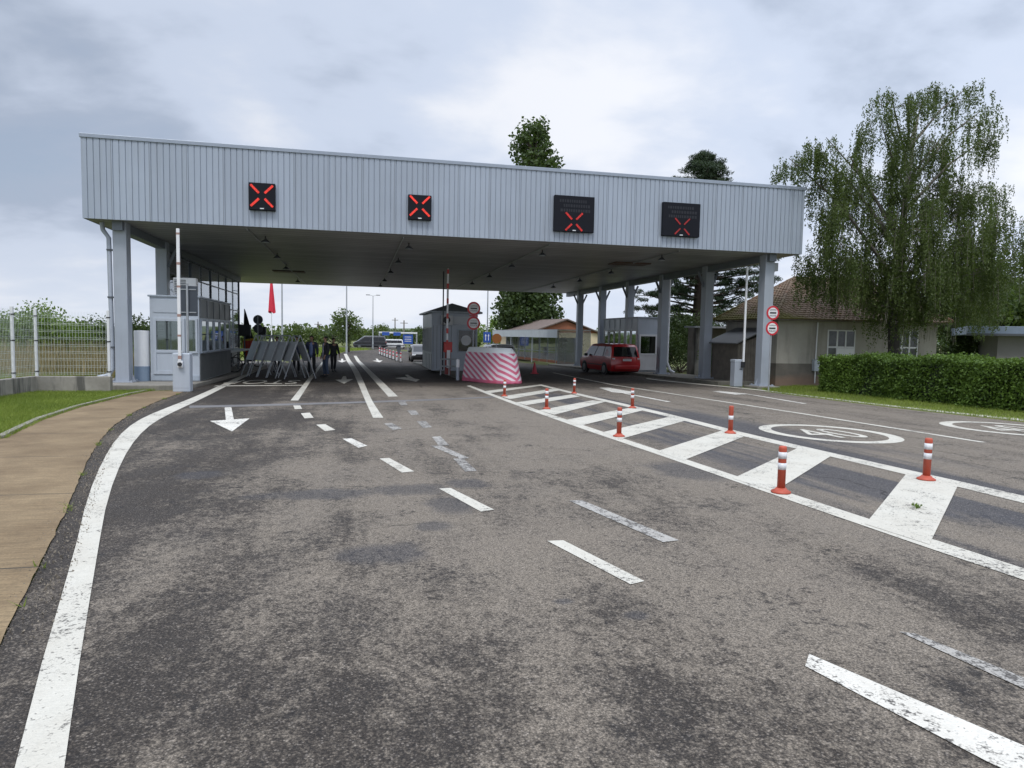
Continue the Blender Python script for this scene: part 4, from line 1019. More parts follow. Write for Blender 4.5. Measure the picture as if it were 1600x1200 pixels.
# ------------------------------------------------------------------ people
def skin(V, Ed, rad, root, sub=2):
    me = bpy.data.meshes.new('figure'); me.from_pydata(V, Ed, []); o = bpy.data.objects.new('figure', me); col.objects.link(o)
    md = o.modifiers.new('skin', 'SKIN'); md.use_smooth_shade = True
    for i, v in enumerate(me.skin_vertices[0].data):
        r = rad[i]; v.radius = r if isinstance(r, tuple) else (r, r); v.use_root = i == root
    s = o.modifiers.new('sub', 'SUBSURF'); s.levels = s.render_levels = sub
    dg = bpy.context.evaluated_depsgraph_get(); out = bpy.data.meshes.new_from_object(o.evaluated_get(dg))
    bpy.data.objects.remove(o); bpy.data.meshes.remove(me); return out
def setm(me, m): me.materials.clear(); me.materials.append(m); me.polygons.foreach_set('use_smooth', [True]*len(me.polygons)); return me
SKINM = mat('skin_tone', (.50, .30, .21), .55, 0, .06, 8); HAIRM = mat('dark_hair', (.02, .016, .013), .6, 0, .2, 30)
JACK = mat('black_jacket', (.035, .037, .044), .8, 0, .2, 8); NAVY = mat('navy_suit', (.045, .055, .10), .75, 0, .15, 8); JEAN = mat('dark_jeans', (.06, .085, .14), .8, 0, .2, 10); TROU = mat('dark_trousers', (.03, .032, .038), .8, 0, .2, 10); SHIRT = mat('blue_shirt', (.25, .32, .58), .7, 0, .1, 8); SHIRTW = mat('pale_shirt', (.5, .48, .62), .7)
def person(loc, rz, h, label, jacket, trousers, shirt=None, step=0., arm=0.):
    t = thing('person', loc, label, 'person', 'men standing behind the folding boards', rz); s = h/1.8
    V = []; E_ = []; Rr = []
    def add(p, r, par=None):
        V.append((p[0]*s, p[1]*s, p[2]*s)); Rr.append(tuple(q*s for q in r) if isinstance(r, tuple) else r*s)
        if par is not None: E_.append((par, len(V)-1))
        return len(V)-1
    pel = add((0, 0, .97), (.135, .095)); sp = add((0, 0, 1.15), (.13, .09), pel); ch = add((0, .01, 1.36), (.165, .105), sp); nk = add((0, 0, 1.50), .055, ch); nk2 = add((0, .015, 1.56), .052, nk)
    jaw = add((0, .035, 1.60), (.06, .062), nk2); hd = add((0, .02, 1.68), (.078, .092), jaw); tp = add((0, .0, 1.755), (.058, .07), hd)
    nose_ = add((0, .125, 1.665), .012, hd)
    J = {}
    for sx in (-1, 1):
        st_ = step*sx
        hip = add((sx*.095, 0, .90), .085, pel); kn = add((sx*.105, .03+st_*.5, .50), .055, hip); an = add((sx*.11, -.03+st_*1.0-abs(step)*.0, .10+max(0, -st_)*.15), .038, kn)
        he = add((sx*.115, .09+st_, .045+max(0, -st_)*.05), (.036, .03), an); toe = add((sx*.12, .19+st_, .035), (.034, .025), he)
        sh = add((sx*.185, 0, 1.44), .055, ch); el = add((sx*.25, -.04-st_*.3, 1.16), .042, sh); wr = add((sx*(.27-arm*.1), .05-st_*.6+arm*.18, .93+arm*.1), .028, el)
        pm = add((sx*(.275-arm*.12), .075-st_*.65+arm*.22, .855+arm*.1), (.018, .038), wr)
        P = np.array(V[pm])/s
        for q, (dy, L) in enumerate(((-.03, .065), (-.01, .08), (.011, .075), (.03, .058))):
            a = add((P[0]-sx*.002, P[1]+dy, P[2]-.05), .0085, pm); b = add((P[0]-sx*.012, P[1]+dy*1.1+.006, P[2]-.05-L*.55), .008, a); add((P[0]-sx*.028, P[1]+dy*1.1+.012, P[2]-.05-L*.95), .0065, b)
        a = add((P[0]-sx*.01, P[1]+.045, P[2]+.0), .01, pm); add((P[0]-sx*.022, P[1]+.06, P[2]-.04), .0085, a)
        J[sx] = (hip, kn, an, sh, el, wr, he, toe)
    bd = link('body', setm(skin(V, E_, Rr, pel), SKINM), t)
    X = lambda i: tuple(np.array(V[i]))
    # jacket
    v = [X(pel), X(sp), X(ch), tuple(np.array(X(nk))-np.array((0, 0, .02)))]; e = [(0, 1), (1, 2), (2, 3)]; r = [(.185*s, .135*s), (.18*s, .13*s), (.205*s, .135*s), .078*s]
    v.insert(0, (0, 0, .80*s)); e = [(0, 1), (1, 2), (2, 3), (3, 4)]; r.insert(0, (.19*s, .14*s))
    for sx in (-1, 1):
        hip, kn, an, sh, el, wr, he, toe = J[sx]; n0 = len(v); v += [X(sh), X(el), X(wr)]; r += [.084*s, .068*s, .052*s]; e += [(3, n0), (n0, n0+1), (n0+1, n0+2)]
    link('jacket', setm(skin(v, e, r, 1), jacket), t)
    v = [X(pel)]; e = []; r = [(.145*s, .105*s)]
    for sx in (-1, 1):
        hip, kn, an, sh, el, wr, he, toe = J[sx]; n0 = len(v); v += [X(hip), X(kn), X(an)]; r += [.1*s, .074*s, .06*s]; e += [(0, n0), (n0, n0+1), (n0+1, n0+2)]
        link('shoe', setm(skin([X(an), X(he), X(toe)], [(0, 1), (1, 2)], [.045*s, (.048*s, .042*s), (.045*s, .035*s)], 1), BLACK), t)
    link('trousers', setm(skin(v, e, r, 0), trousers), t)
    if shirt:
        m_ = MB(); pts = []
        for z, w, y in ((.84, .06, .150), (1.0, .065, .145), (1.15, .07, .142), (1.3, .075, .146), (1.42, .05, .128), (1.49, .035, .088)):
            for u in (-1, 0, 1): pts.append((u*w*s, (y-.012*abs(u))*s, z*s))
        m_.v = pts; m_.f = [(3*i+j, 3*i+j+1, 3*i+j+4, 3*i+j+3) for i in range(5) for j in (0, 1)]
        o = m_.build('shirt', shirt, t, smooth=True); sd = o.modifiers.new('thick', 'SOLIDIFY'); sd.thickness = .012
    hr = MB(); hv = []
    hr.lathe([(.088*s, -.02*s), (.09*s, .02*s), (.075*s, .06*s), (.04*s, .085*s), (.005*s, .09*s)], 18, (0, -.008*s, 1.70*s)); o = hr.build('hair', HAIRM, t, smooth=True)
    for vv in o.data.vertices:
        if vv.co.y > .05*s and vv.co.z < 1.725*s: vv.co.z = 1.725*s
        vv.co.y *= 1.12
    for sx in (-1, 1):
        MB().lathe([(.002, -.009*s), (.009*s, 0), (.002, .009*s)], 10, (sx*.03*s, .098*s, 1.69*s)).build('eye', BLACK, t, smooth=True)
        MB().lathe([(.004, -.03*s), (.016*s, -.01*s), (.02*s, .015*s), (.004, .03*s)], 10, (sx*.083*s, .012*s, 1.67*s)).build('ear', SKINM, t, smooth=True)
    MB().cbox((0, .098*s, 1.628*s), (.045*s, .012*s, .01*s)).build('mouth', mat('lip_tone', (.25, .10, .08), .5) if 'lip_tone' not in MATS else MATS['lip_tone'], t)
    return t
P_ = G(487, 586.5); person((P_[0], P_[1], zg(P_[1])), R(180-8), 1.85, 'man in dark suit jacket over blue shirt facing the camera beside the boards', NAVY, TROU, SHIRT, .06)
P_ = G(509, 589); person((P_[0], P_[1], zg(P_[1])), R(115), 1.82, 'man in black jacket and dark jeans turned sideways to the man in blue shirt', JACK, JEAN, SHIRTW, .03, .3)
P_ = G(521, 581); person((P_[0], P_[1], zg(P_[1])), R(200), 1.78, 'man in black jacket walking clear of the group by the lane arrow', JACK, TROU, None, .14)
y_ = 36.; P_ = onY(433, 560, y_); person((P_[0], y_, zg(y_)), R(170), 1.8, 'dark clothed man behind the folding boards by the furled flag', JACK, TROU, None, .02)
y_ = 35.; P_ = onY(463, 560, y_); person((P_[0], y_, zg(y_)), R(190), 1.82, 'dark clothed man behind the folding boards next to the suited man', NAVY, TROU, None, .02)

# ------------------------------------------------------------------ furled flag, traffic lights, sign backs at the far end of the island
y_ = 44.5; P_ = onY(387, 570, y_); zb = zg(y_)+.13; topz = onY(383, 484, y_)[2]-zb
t = thing('furled_flag', (P_[0], y_, zb), 'tall furled flag in black, yellow and red on a slanted staff by the table', 'flag')
MB().tube([(-.12, 0, 0), (-.16, 0, topz+.05)], .025, 8).build('staff', STEEL_D, t)
def flag_mat():
    m, tt, b = base_mat('tricolour_cloth'); z = tt.xyz(tt.obj())[2]; n = tt.noise(tt.obj(), 3, 3)
    zz = tt.math('MULTIPLY_ADD', n, .3, z); c = tt.mix(tt.map(zz, topz*.48, topz*.50), (.42, .05, .03), (.015, .016, .02))
    c = tt.mix(tt.math('MULTIPLY', tt.map(zz, topz*.47, topz*.475), tt.map(zz, topz*.52, topz*.515)), c, (.5, .28, .03))
    c = tt.mix(tt.map(zz, topz*.18, topz*.12), c, (.03, .02, .02)); tt.put(b.inputs['Base Color'], c); b.inputs['Roughness'].default_value = .85; return m
mb = MB(); n = 28; rings = 14
for i in range(rings):
    k = i/(rings-1); z = topz*(1-k*.95); r_ = .02+.44*k**.85*(1 if k < .8 else 1-(k-.8)*2.2)
    for q in range(n):
        a = 2*math.pi*q/n; rr_ = r_*(1+.22*math.sin(5*a+2*k)); mb.v.append((-.14+.30*k+rr_*math.cos(a)*.9, rr_*math.sin(a)*.7, z))
for i in range(rings-1):
    for q in range(n): mb.f.append((i*n+q, i*n+(q+1) % n, (i+1)*n+(q+1) % n, (i+1)*n+q))
mb.build('cloth', flag_mat(), t, smooth=True)
def tlight(px, py0, py1, y_, w, label):
    p = onY(px, py0, y_); q = onY(px, py1, y_); zb = zg(y_)+.13
    t = thing('traffic_light', (p[0], y_, zb), label, 'traffic light', 'traffic lights seen from behind')
    MB().tube([(0, .1, 0), (0, .1, q[2]-zb)], .04, 10).build('pole', STEEL_D, t)
    MB().box(-w/2, w/2, -.04, .24, q[2]-zb, p[2]-zb).build('housing', BLACK, t, bevel=.03)
    hd = MB()
    for k in (.25, .75): hd.lathe([(.1, 0), (.1, .14)], 16, (0, .24, q[2]-zb+(p[2]-q[2])*k), 'y')
    hd.build('visor', BLACK, t)
tlight(381.5, 507, 525, 43.6, .7, 'black traffic light box seen from behind, against the furled flag')
tlight(409, 510.5, 525.5, 46., .5, 'black traffic light box seen from behind, beside the two round sign backs')
y_ = 45.; P_ = onY(403.5, 575, y_); zb = zg(y_)+.13; t = thing('road_sign', (P_[0], y_, zb), 'two round sign backs on one thin pole near the furled flag', 'road sign')
MB().tube([(0, 0, 0), (0, 0, onY(403, 492, y_)[2]-zb)], .035, 10).build('pole', GALV, t)
for py in (499.5, 513.5):
    z = onY(403.5, py, y_)[2]-zb; MB().lathe([(.01, 0), (.29, 0), (.29, .02), (.01, .02)], 32, (0, .05, z), 'y').build('sign_disc', STEEL_D, t)

# ------------------------------------------------------------------ house behind the hedge
hy0 = 25.9; hx0 = onY(1213, 560, hy0)[0]; hx1 = onY(1462, 560, hy0)[0]; hz = zg(hy0)
he = thing('tiled_house', (hx0, hy0, hz), 'old grey rendered cottage with mossy hipped tile roof behind the birch', 'house')
W = hx1-hx0; D = 4.2; ev = onY(1300, 500, hy0-.45)[2]-hz; rdg = onY(1234, 434, hy0+2.1)[2]-hz
MB().box(0, W, 0, D, -.2, ev-.02).build('wall', PLASTER, he)
o = .45; rise = rdg-ev; run = D/2+o
# tiled courses: each slope is a stack of overlapping strips
def hip_roof(x0, x1, y0, y1, z0, z1, parent, courses=22):
    mb = MB(); h = z1-z0; r0 = (y1-y0)/2; th = .035
    for c in range(courses):
        a, b = c/courses, (c+1)/courses
        ra = [(x0+r0*a, y0+r0*a), (x1-r0*a, y0+r0*a), (x1-r0*a, y1-r0*a), (x0+r0*a, y1-r0*a)]
        rb_ = [(x0+r0*b, y0+r0*b), (x1-r0*b, y0+r0*b), (x1-r0*b, y1-r0*b), (x0+r0*b, y1-r0*b)]
        za, zb = z0+h*a+th, z0+h*b
        for k in range(4):
            p, q, u, v = ra[k], ra[(k+1) % 4], rb_[(k+1) % 4], rb_[k]
            n = max(2, int(math.hypot(q[0]-p[0], q[1]-p[1])/.22)); prev = None
            # scalloped tile front edges
            for i in range(n):
                s0, s1 = i/n, (i+1)/n; P = lambda A, B, s: (A[0]+(B[0]-A[0])*s, A[1]+(B[1]-A[1])*s)
                dzj = random.uniform(-.008, .012); sm = (s0+s1)/2
                a0, a1, am = P(p, q, s0), P(p, q, s1), P(p, q, sm); b0, b1, bm = P(v, u, s0), P(v, u, s1), P(v, u, sm)
                mb.add([(*a0, za+dzj), (*am, za+dzj+.03), (*a1, za+dzj), (*b1, zb), (*bm, zb+.028), (*b0, zb), (*a0, za-th), (*a1, za-th)], [(0, 1, 4, 5), (1, 2, 3, 4), (6, 7, 2, 1, 0)])
    rt = mb.build('roof', TILE, parent)
    return rt
roof = hip_roof(-o, W+o, -o, D+o, ev, rdg, he)
MB().box(-o+.05, W+o-.05, -o+.05, D+o-.05, ev-.06, ev-.015).build('eaves', WOODG, roof)
mb = MB(); r0 = (D+2*o)/2
def ridge_tiles(p, q):
    p, q = Vector(p), Vector(q); n = int((q-p).length/.34); d = (q-p)/n
    for k in range(n): a = p+d*k; mb.tube([a, a+d*1.06], [.075, .06], 8)
for cx, cyy, rx in ((-o, -o, r0-o), (W+o, -o, W-r0+o), (-o, D+o, r0-o), (W+o, D+o, W-r0+o)): ridge_tiles((cx, cyy, ev+.05), (rx, D/2, rdg-.01))
ridge_tiles((r0-o, D/2, rdg+.01), (W-r0+o, D/2, rdg+.01)); mb.build('ridge_tiles', TILE, roof)
CURTAIN = mat('dim_curtained_pane', (.055, .06, .062), .12, 0, .9, 3.5)
def hwindow(xa, xb, za, zb_, board=False):
    f = MB(); fw = .07; y = 0
    f.box(xa-.05, xb+.05, -.03, .02, za-.05, za); f.box(xa-.05, xb+.05, -.03, .02, zb_, zb_+.05); f.box(xa-.05, xa, -.03, .02, za, zb_); f.box(xb, xb+.05, -.03, .02, za, zb_)
    w3 = (xb-xa)/3; zm = za+(zb_-za)*.56
    for k in (1, 2): f.box(xa+w3*k-.035, xa+w3*k+.035, -.028, -.002, za, zb_)
    for k in range(3): f.box(xa+w3*k+.035*(k > 0), xa+w3*(k+1)-.035*(k < 2), -.024, -.002, zm-.035, zm+.035)
    o = f.build('window', WHITEF, he)
    MB().box(xa, xb, -.012, -.006, za, zb_).build('pane', CURTAIN, o); MB().box(xa-.12, xb+.12, -.1, 0, za-.1, za-.052).build('sill', PATCHY, o)
    if board: MB().box(xa+w3-.02, xb-.01, -.045, -.03, za, zm-.04).build('board', WHITEP, o)
a = onY(1295, 517, hy0); b = onY(1333, 555, hy0); hwindow(a[0]-hx0, b[0]-hx0, b[2]-hz-.55, a[2]-hz, True)
a = onY(1398, 517, hy0); b = onY(1431, 557, hy0); hwindow(a[0]-hx0, b[0]-hx0, b[2]-hz-.55, a[2]-hz)
wx_ = onY(1273, 560, hy0)[0]-hx0
MB().tube([(wx_+.03, -.06, ev-.1), (wx_, -.06, 1.15)], .03, 8).build('conduit', WHITEF, he); o_ = MB().box(wx_-.13, wx_+.12, -.2, -.005, .62, 1.12).build('meter_box', PANEL, he, bevel=.015); MB().tube([(wx_-.02, -.1, .62), (wx_-.02, -.1, .1)], .025, 8).build('conduit', WHITEF, he)
# lean-to at the side of the house
lt = thing('lean_to_shed', (hx0, hy0+.9, hz), 'weathered plank lean-to with thin sloping roof against the cottage side', 'shed')
mb = MB()
for k in range(10): mb.box(-1.28+k*.125, -1.17+k*.125, 0, .03, .05, 1.72+.03*random.random()+k*.045)
mb.build('plank_wall', WOODG, lt); MB().add([(-1.55, -.3, 1.72), (-.02, -.3, 2.42), (-.02, 2.4, 2.42), (-1.55, 2.4, 1.72), (-1.55, -.3, 1.77), (-.02, -.3, 2.47), (-.02, 2.4, 2.47), (-1.55, 2.4, 1.77)], [(0, 3, 2, 1), (4, 5, 6, 7), (0, 1, 5, 4), (1, 2, 6, 5), (2, 3, 7, 6), (3, 0, 4, 7)]).build('roof', mat('old_sheet_roof', (.17, .175, .18), .6, .1, .2), lt)
MB().box(-1.3, -1.24, .03, 2.2, 0, 1.72).build('side_wall', WOODG, lt)
p = onY(1086, 560, 33.6); ob = thing('outbuilding', (p[0], 33.6, zg(33.6)), 'narrow pale rendered outbuilding with thin flat roof behind the columns', 'outbuilding')
q = onY(1086, 512, 33.6)[2]-zg(33.6)
MB().box(0, .55, 0, .9, 0, q).build('wall', CWALL, ob); MB().box(.55, 3.0, .35, .9, 0, q).build('rear_wall', WOODG, ob); MB().box(-.15, 3.6, -.2, 1.1, q, q+.09).build('roof', GALV, ob)

# flat roofed building past the cottage
p = onD(1560, 520, 38.); fb = thing('flat_roof_building', (p[0], p[1], zg(20)), 'grey building with blue grey flat metal roof beyond the hedge', 'building', rz=R(-40)); fz = zg(20); H = p[2]-fz
MB().box(0, 9, 0, 6, 0, H-.1).build('wall', mat('building_render', (.26, .25, .245), .9, 0, .1, 1), fb); MB().box(-1.25, 9.4, -.6, 6.3, H-.1, H+.28).build('roof', mat('blue_metal_roof', (.20, .25, .33), .5, .1, .08), fb, bevel=.01)
MB().box(-1.28, 9.42, -.64, -.6, H-.14, H-.04).build('gutter', STEEL_D, fb); window_unit(fb, 2., 5.4, .7, 1.55, 0, STEEL_D, MIRROR, .07, .06)

# ------------------------------------------------------------------ small brick house and glazed shelter
p0, p1 = G(898, 571.5), G(806, 562)
d = Vector((p1[0]-p0[0], p1[1]-p0[1], 0)); L = d.length; ang = math.atan2(d.y, d.x)
sh = thing('bus_shelter', (p0[0], p0[1], zg(p0[1])), 'long glazed shelter with translucent white fascia by the small brick house', 'shelter', rz=ang)
H = onY(870, 513, p0[1])[2]-zg(p0[1]); H = 2.75
Ls = L*1.22
mb = MB(); nb = 9
for k in range(nb+1):
    x = Ls*k/nb; mb.box(x-.04, x+.04, -.04, .04, 0, H-.5)
mb.box(0, Ls, -.05, .05, .95, 1.0); mb.build('frame', STEEL, sh)
MB().box(.04, Ls, -.012, .012, .25, H-.55).build('glazing', GLASS_M, sh); MB().box(.0, Ls, -.02, .02, .02, .24).build('base_panel', BRICK, sh)
fa = MB()
for k in range(nb): fa.box(Ls*k/nb+.02, Ls*(k+1)/nb-.02, 1.5, 1.55, H-.55, H+.05)
fa.build('fascia', mat('milky_panel', (.45, .49, .50), .4, 0, .12, 3), sh); MB().box(-.1, Ls+.1, -1.3, 1.55, H+.05, H+.12).build('roof', GALV, sh); MB().box(-.06, 0, -1.3, 1.5, .05, H).build('end_panel', GLASS_M, sh)
for k in range(0, nb+1, 3): MB().tube([(Ls*k/nb, 1.45, 0), (Ls*k/nb, 1.45, H)], .045, 10).build('pillar', STEEL, sh)
bhy = 66.; g0 = onY(935, 560, bhy); gL = onY(840, 540, bhy); pk = onY(882, 500, bhy); evz = onY(934, 521, bhy)[2]
bh = thing('brick_house', (g0[0], bhy, zg(60)), 'small cream house with orange brick gable behind the glazed shelter', 'house', rz=R(8)); z0 = zg(60)
Wb = (g0[0]-pk[0])*2; hh = evz-z0; hp = pk[2]-z0
MB().box(-Wb, 0, 0, 9, 0, hh).build('wall', CREAM, bh)
MB().add([(-Wb, 0, hh), (0, 0, hh), (-Wb/2, 0, hp-.1), (-Wb, .25, hh), (0, .25, hh), (-Wb/2, .25, hp-.1)], [(0, 1, 2), (5, 4, 3), (0, 3, 4, 1), (1, 4, 5, 2), (2, 5, 3, 0)]).build('gable', BRICK, bh)
rf = MB(); ov = .35
for s in (-1, 1):
    xe = -Wb/2+s*(Wb/2+ov); ze = hh-ov*(hp-hh)/(Wb/2)
    rf.add([(xe, -.3, ze), (-Wb/2, -.3, hp), (-Wb/2, 9.3, hp), (xe, 9.3, ze), (xe, -.3, ze+.12), (-Wb/2, -.3, hp+.12), (-Wb/2, 9.3, hp+.12), (xe, 9.3, ze+.12)], [(0, 3, 2, 1), (4, 5, 6, 7), (0, 1, 5, 4), (1, 2, 6, 5), (2, 3, 7, 6), (3, 0, 4, 7)])
rf.build('roof', ROOFBR, bh); window_unit(bh, -Wb+.8, -Wb+2.2, 1., 2.1, 0, WHITEF, MIRROR)

# ------------------------------------------------------------------ vegetation
def crown_points(clumps, per):
    """points through clump volumes, denser toward the rim"""
    out = []
    for (c, r) in clumps:
        n = max(8, int(per*r[0]*r[1])); u = unit(rng.normal(size=(n, 3))); rad = rng.random((n, 1))**.45
        out.append(np.array(c)+u*rad*np.array(r))
    return np.concatenate(out)
def limb_tree(name, label, cat, base, H, crown_c, crown_r, nclump, clump_r, per, leaf, lm, bark=BARK, trunk_r=.2, group=None, flat=0., along=None, spread=1., boxy=False):
    t = thing(name, base, label, cat, group); mb = MB()
    cc, cr = np.array(crown_c, float), np.array(crown_r, float); clumps = []
    tx = [(0, 0, -.1), (.05*H*.1, 0, H*.3), (.0, .03*H*.2, H*.6), (0, 0, H*.85)]; mb.tube(tx, [trunk_r, trunk_r*.8, trunk_r*.5, trunk_r*.15], 9)
    for k in range(nclump):
        u = unit(rng.normal(size=(1, 3)))[0]; q = cc+cr*u*(.35+.6*rng.random()**.6)
        if boxy: a_ = rng.random()*6.283; zz_ = rng.uniform(-1, .97); rr_ = rng.random()**.5*(1 if zz_ < .45 else 1-.72*((zz_-.45)/.55)**1.6); q = cc+cr*np.array([math.cos(a_)*rr_, math.sin(a_)*rr_, zz_])
        s = clump_r*(.6+.8*rng.random()); clumps.append((q, (s*.75, s*.75, s*1.5) if boxy else (s, s, s*(.65+.3*rng.random()))))
        if k % 2 == 0:
            z0 = min(max(q[2]-.5*abs(q[0])-.3*H*rng.random(), .2*H), .8*H); mid = np.array([q[0]*.5, q[1]*.5, (z0+q[2])/2+.05*H]); mb.tube([(0, 0, z0), tuple(mid), tuple(q)], [trunk_r*.3, trunk_r*.18, trunk_r*.05], 6)
    P = crown_points(clumps, per)
    al = None if along is None else np.tile(np.array(along, float), (len(P), 1))
    link('crown', np_mesh('crown', leaves(P, leaf[0], leaf[1], al, spread, flat), 4, lm), t); mb.build('trunk', bark, t, smooth=True)
    return t
# weeping birch
by_ = 23.6; bp = onY(1392, 600, by_); bz = zg(by_)
bi = thing('weeping_birch', (bp[0], by_, bz), 'tall weeping birch with hanging leafy strands in front of the tiled cottage', 'tree')
lob = [(1232, 262, 26), (1262, 240, 26), (1290, 232, 30), (1325, 262, 36), (1392, 165, 30), (1425, 160, 24), (1458, 143, 22), (1512, 150, 26), (1535, 185, 26), (1545, 225, 22), (1375, 215, 42), (1430, 235, 44), (1480, 225, 42), (1385, 285, 50),
       (1445, 300, 56), (1500, 300, 46), (1330, 330, 52), (1280, 320, 40), (1245, 300, 26), (1410, 350, 60), (1480, 360, 60), (1545, 300, 30), (1560, 345, 34), (1535, 380, 50), (1590, 375, 20), (1300, 395, 52), (1360, 400, 56), (1430, 420, 62), (1500, 425, 56), (1560, 425, 34), (1275, 425, 30), (1590, 410, 18), (1470, 470, 50), (1400, 470, 40), (1330, 440, 36), (1250, 385, 26), (1530, 465, 36), (1340, 300, 40), (1300, 275, 30)]
lobes = []; lm_ = MB(); tr = MB(); tr.tube([(0, 0, -.1), (.05, 0, 1.6), (-.05, .05, 3.2), (.15, 0, 5.2), (.2, .05, 7.4), (.35, 0, 9.4), (.55, 0, 10.8)], [.27, .22, .2, .17, .12, .07, .03], 12)
tops = {}
V = []
pxm = np.linalg.norm(np.array([bp[0], by_]))*.9756/F
for i, (lx, ly, lr) in enumerate(lob):
    q = onY(lx, ly, by_+random.uniform(-1.6, 1.6)); q = q-np.array([bp[0], by_, bz]); r_ = lr*24.5/F
    lobes.append((q, r_)); z0 = max(3.3, q[2]-.75*math.hypot(q[0]-.2, q[1])-.4); z0 = min(z0, 9.5)
    sx = .15 if z0 > 4 else 0
    midp = (q[0]*.55, q[1]*.55, z0+(q[2]-z0)*.72); rb_ = .05+.012*math.hypot(q[0], q[1])
    if not (q[0]+bp[0] < X1+.5 and q[2]+bz < ZT+.6): lm_.tube([(sx, 0, z0), midp, (q[0], q[1], q[2]+r_*.6)], [rb_*.8, rb_*.45, .012], 7)
    ns = int((34+r_*r_*92)/6*(1.4 if q[2] < 5.5 else 1.06))
    anch = []
    for _ in range(ns):
        u = unit(rng.normal(size=(1, 3)))[0]; s0 = q+u*r_*np.array([1.05, 1.25, .85])*(.35+.65*rng.random()**.45); s0[2] = max(s0[2], q[2]-.3*r_)
        anch += [(s0+rng.normal(size=3)*np.array([.13, .13, .10]), u) for _k in range(6)]
        if not (s0[0]+bp[0] < X1+.5 and s0[2]+bz < ZT+.6): lm_.tube([tuple(q*.6+s0*.4+np.array([0, 0, -.1])), tuple(s0)], [.012, .004], 3, False)
    for s, u in anch:
        ln = (.45+1.3*rng.random()**1.5)*min(1.25, .5+r_*.6); out = u[:2]*.22
        nl = int(ln*34); k = np.sort(rng.random(nl)); pt = np.stack([s[0]+out[0]*np.sqrt(k)*ln*.5, s[1]+out[1]*np.sqrt(k)*ln*.5, s[2]+.10*np.sin(k*3)*(1-k)-k*ln], 1)+rng.normal(size=(nl, 3))*.035
        V.append(pt)
        if rng.random() < .12 and s[0]+bp[0] > X1+.5: lm_.tube([tuple(s), (s[0]+out[0]*ln*.3, s[1]+out[1]*ln*.3, s[2]-ln*.5), (s[0]+out[0]*ln*.5, s[1]+out[1]*ln*.5, s[2]-ln)], .006, 3, False)
Pt = np.concatenate(V); wx_p = Pt[:, 0]+bp[0]; Pt = Pt[~(((wx_p < X1+.25) & (Pt[:, 2]+bz < ZT+.15)) | ((Pt[:, 0] < -1.1) & (Pt[:, 2]+bz < 2.75+.35*np.sin(Pt[:, 0]*5))) | ((Pt[:, 0] > .55) & (Pt[:, 0] < 2.6) & (Pt[:, 2]+bz < 2.5+.3*np.sin(Pt[:, 0]*6))))]
link('crown', np_mesh('crown', leaves(Pt, .09, .042, np.tile([0, 0, -1.1], (len(Pt), 1)), .75), 4, LEAF_BIRCH), bi); tr.build('trunk', bark_birch_mat(), bi, smooth=True); lm_.build('limbs', mat('grey_limb_bark', (.15, .135, .115), .9, 0, .5, 5), bi, smooth=True)

# pine behind the columns
py_ = 43.; pp = onY(1088, 560, py_); pz = zg(py_); D_ = math.hypot(pp[0], py_)
pi_ = thing('pine_tree', (pp[0], py_, pz), 'dark spreading pine with tiered branches behind the canopy columns', 'tree')
Htop = onY(1098, 246, py_)[2]-pz
tr = MB(); tr.tube([(0, 0, -.1), (0, 0, Htop*.3), (.1, 0, Htop*.7), (.25, 0, Htop)], [.42, .36, .2, .03], 10); cl = []
for k in range(30):
    z = Htop*(.16+.84*(k/29)**.9); reach = (4.6*(1-(z/Htop)**4.2)+.5); nb = 6 if z < Htop*.85 else 7
    for q in range(nb):
        a = rng.random()*6.28; ln = reach*(.6+.4*rng.random()); dz = .12*ln*rng.normal()
        e = (math.cos(a)*ln, math.sin(a)*ln, z+dz+.05*ln); tr.tube([(0.1*z/Htop, 0, z-.08*ln), (e[0]*.5, e[1]*.5, z+dz*.3-.02*ln), e], [.05+.01*ln, .04, .012], 5)
        for f in np.arange(.35, 1.05, .16):
            if rng.random() < .8: cl.append((np.array([e[0]*f, e[1]*f, z+dz*f+.03*ln])+rng.normal(size=3)*.15, (.44, .44, .18)))
P = crown_points(cl, 560)
link('crown', np_mesh('crown', leaves(P, .26, .045, np.tile([0, 0, .5], (len(P), 1)), .8), 4, LEAF_PINE), pi_); tr.build('trunk', BARK, pi_, smooth=True)

# tall poplar beyond the checkpoint
yq = 76.; p = onY(828, 530, yq); H = onY(828, 188, yq)[2]-zg(60)
limb_tree('poplar_tree', 'tall dark green poplar rising above the canopy roof edge', 'tree', (p[0], yq, zg(60)), H, (0, 0, H*.6), (3.15, 3.15, H*.375), 250, .95, 110, (.40, .28), LEAF_POP, trunk_r=.4, boxy=True)
p = onY(828, 530, 74.5)
limb_tree('broadleaf_tree', 'broad dark tree under the canopy edge behind the glazed shelter', 'tree', (p[0], 74.5, zg(60)), 7., (0, 0, 5.0), (3.6, 2.5, 2.6), 40, 1.2, 95, (.4, .3), LEAF_DARK, trunk_r=.35)
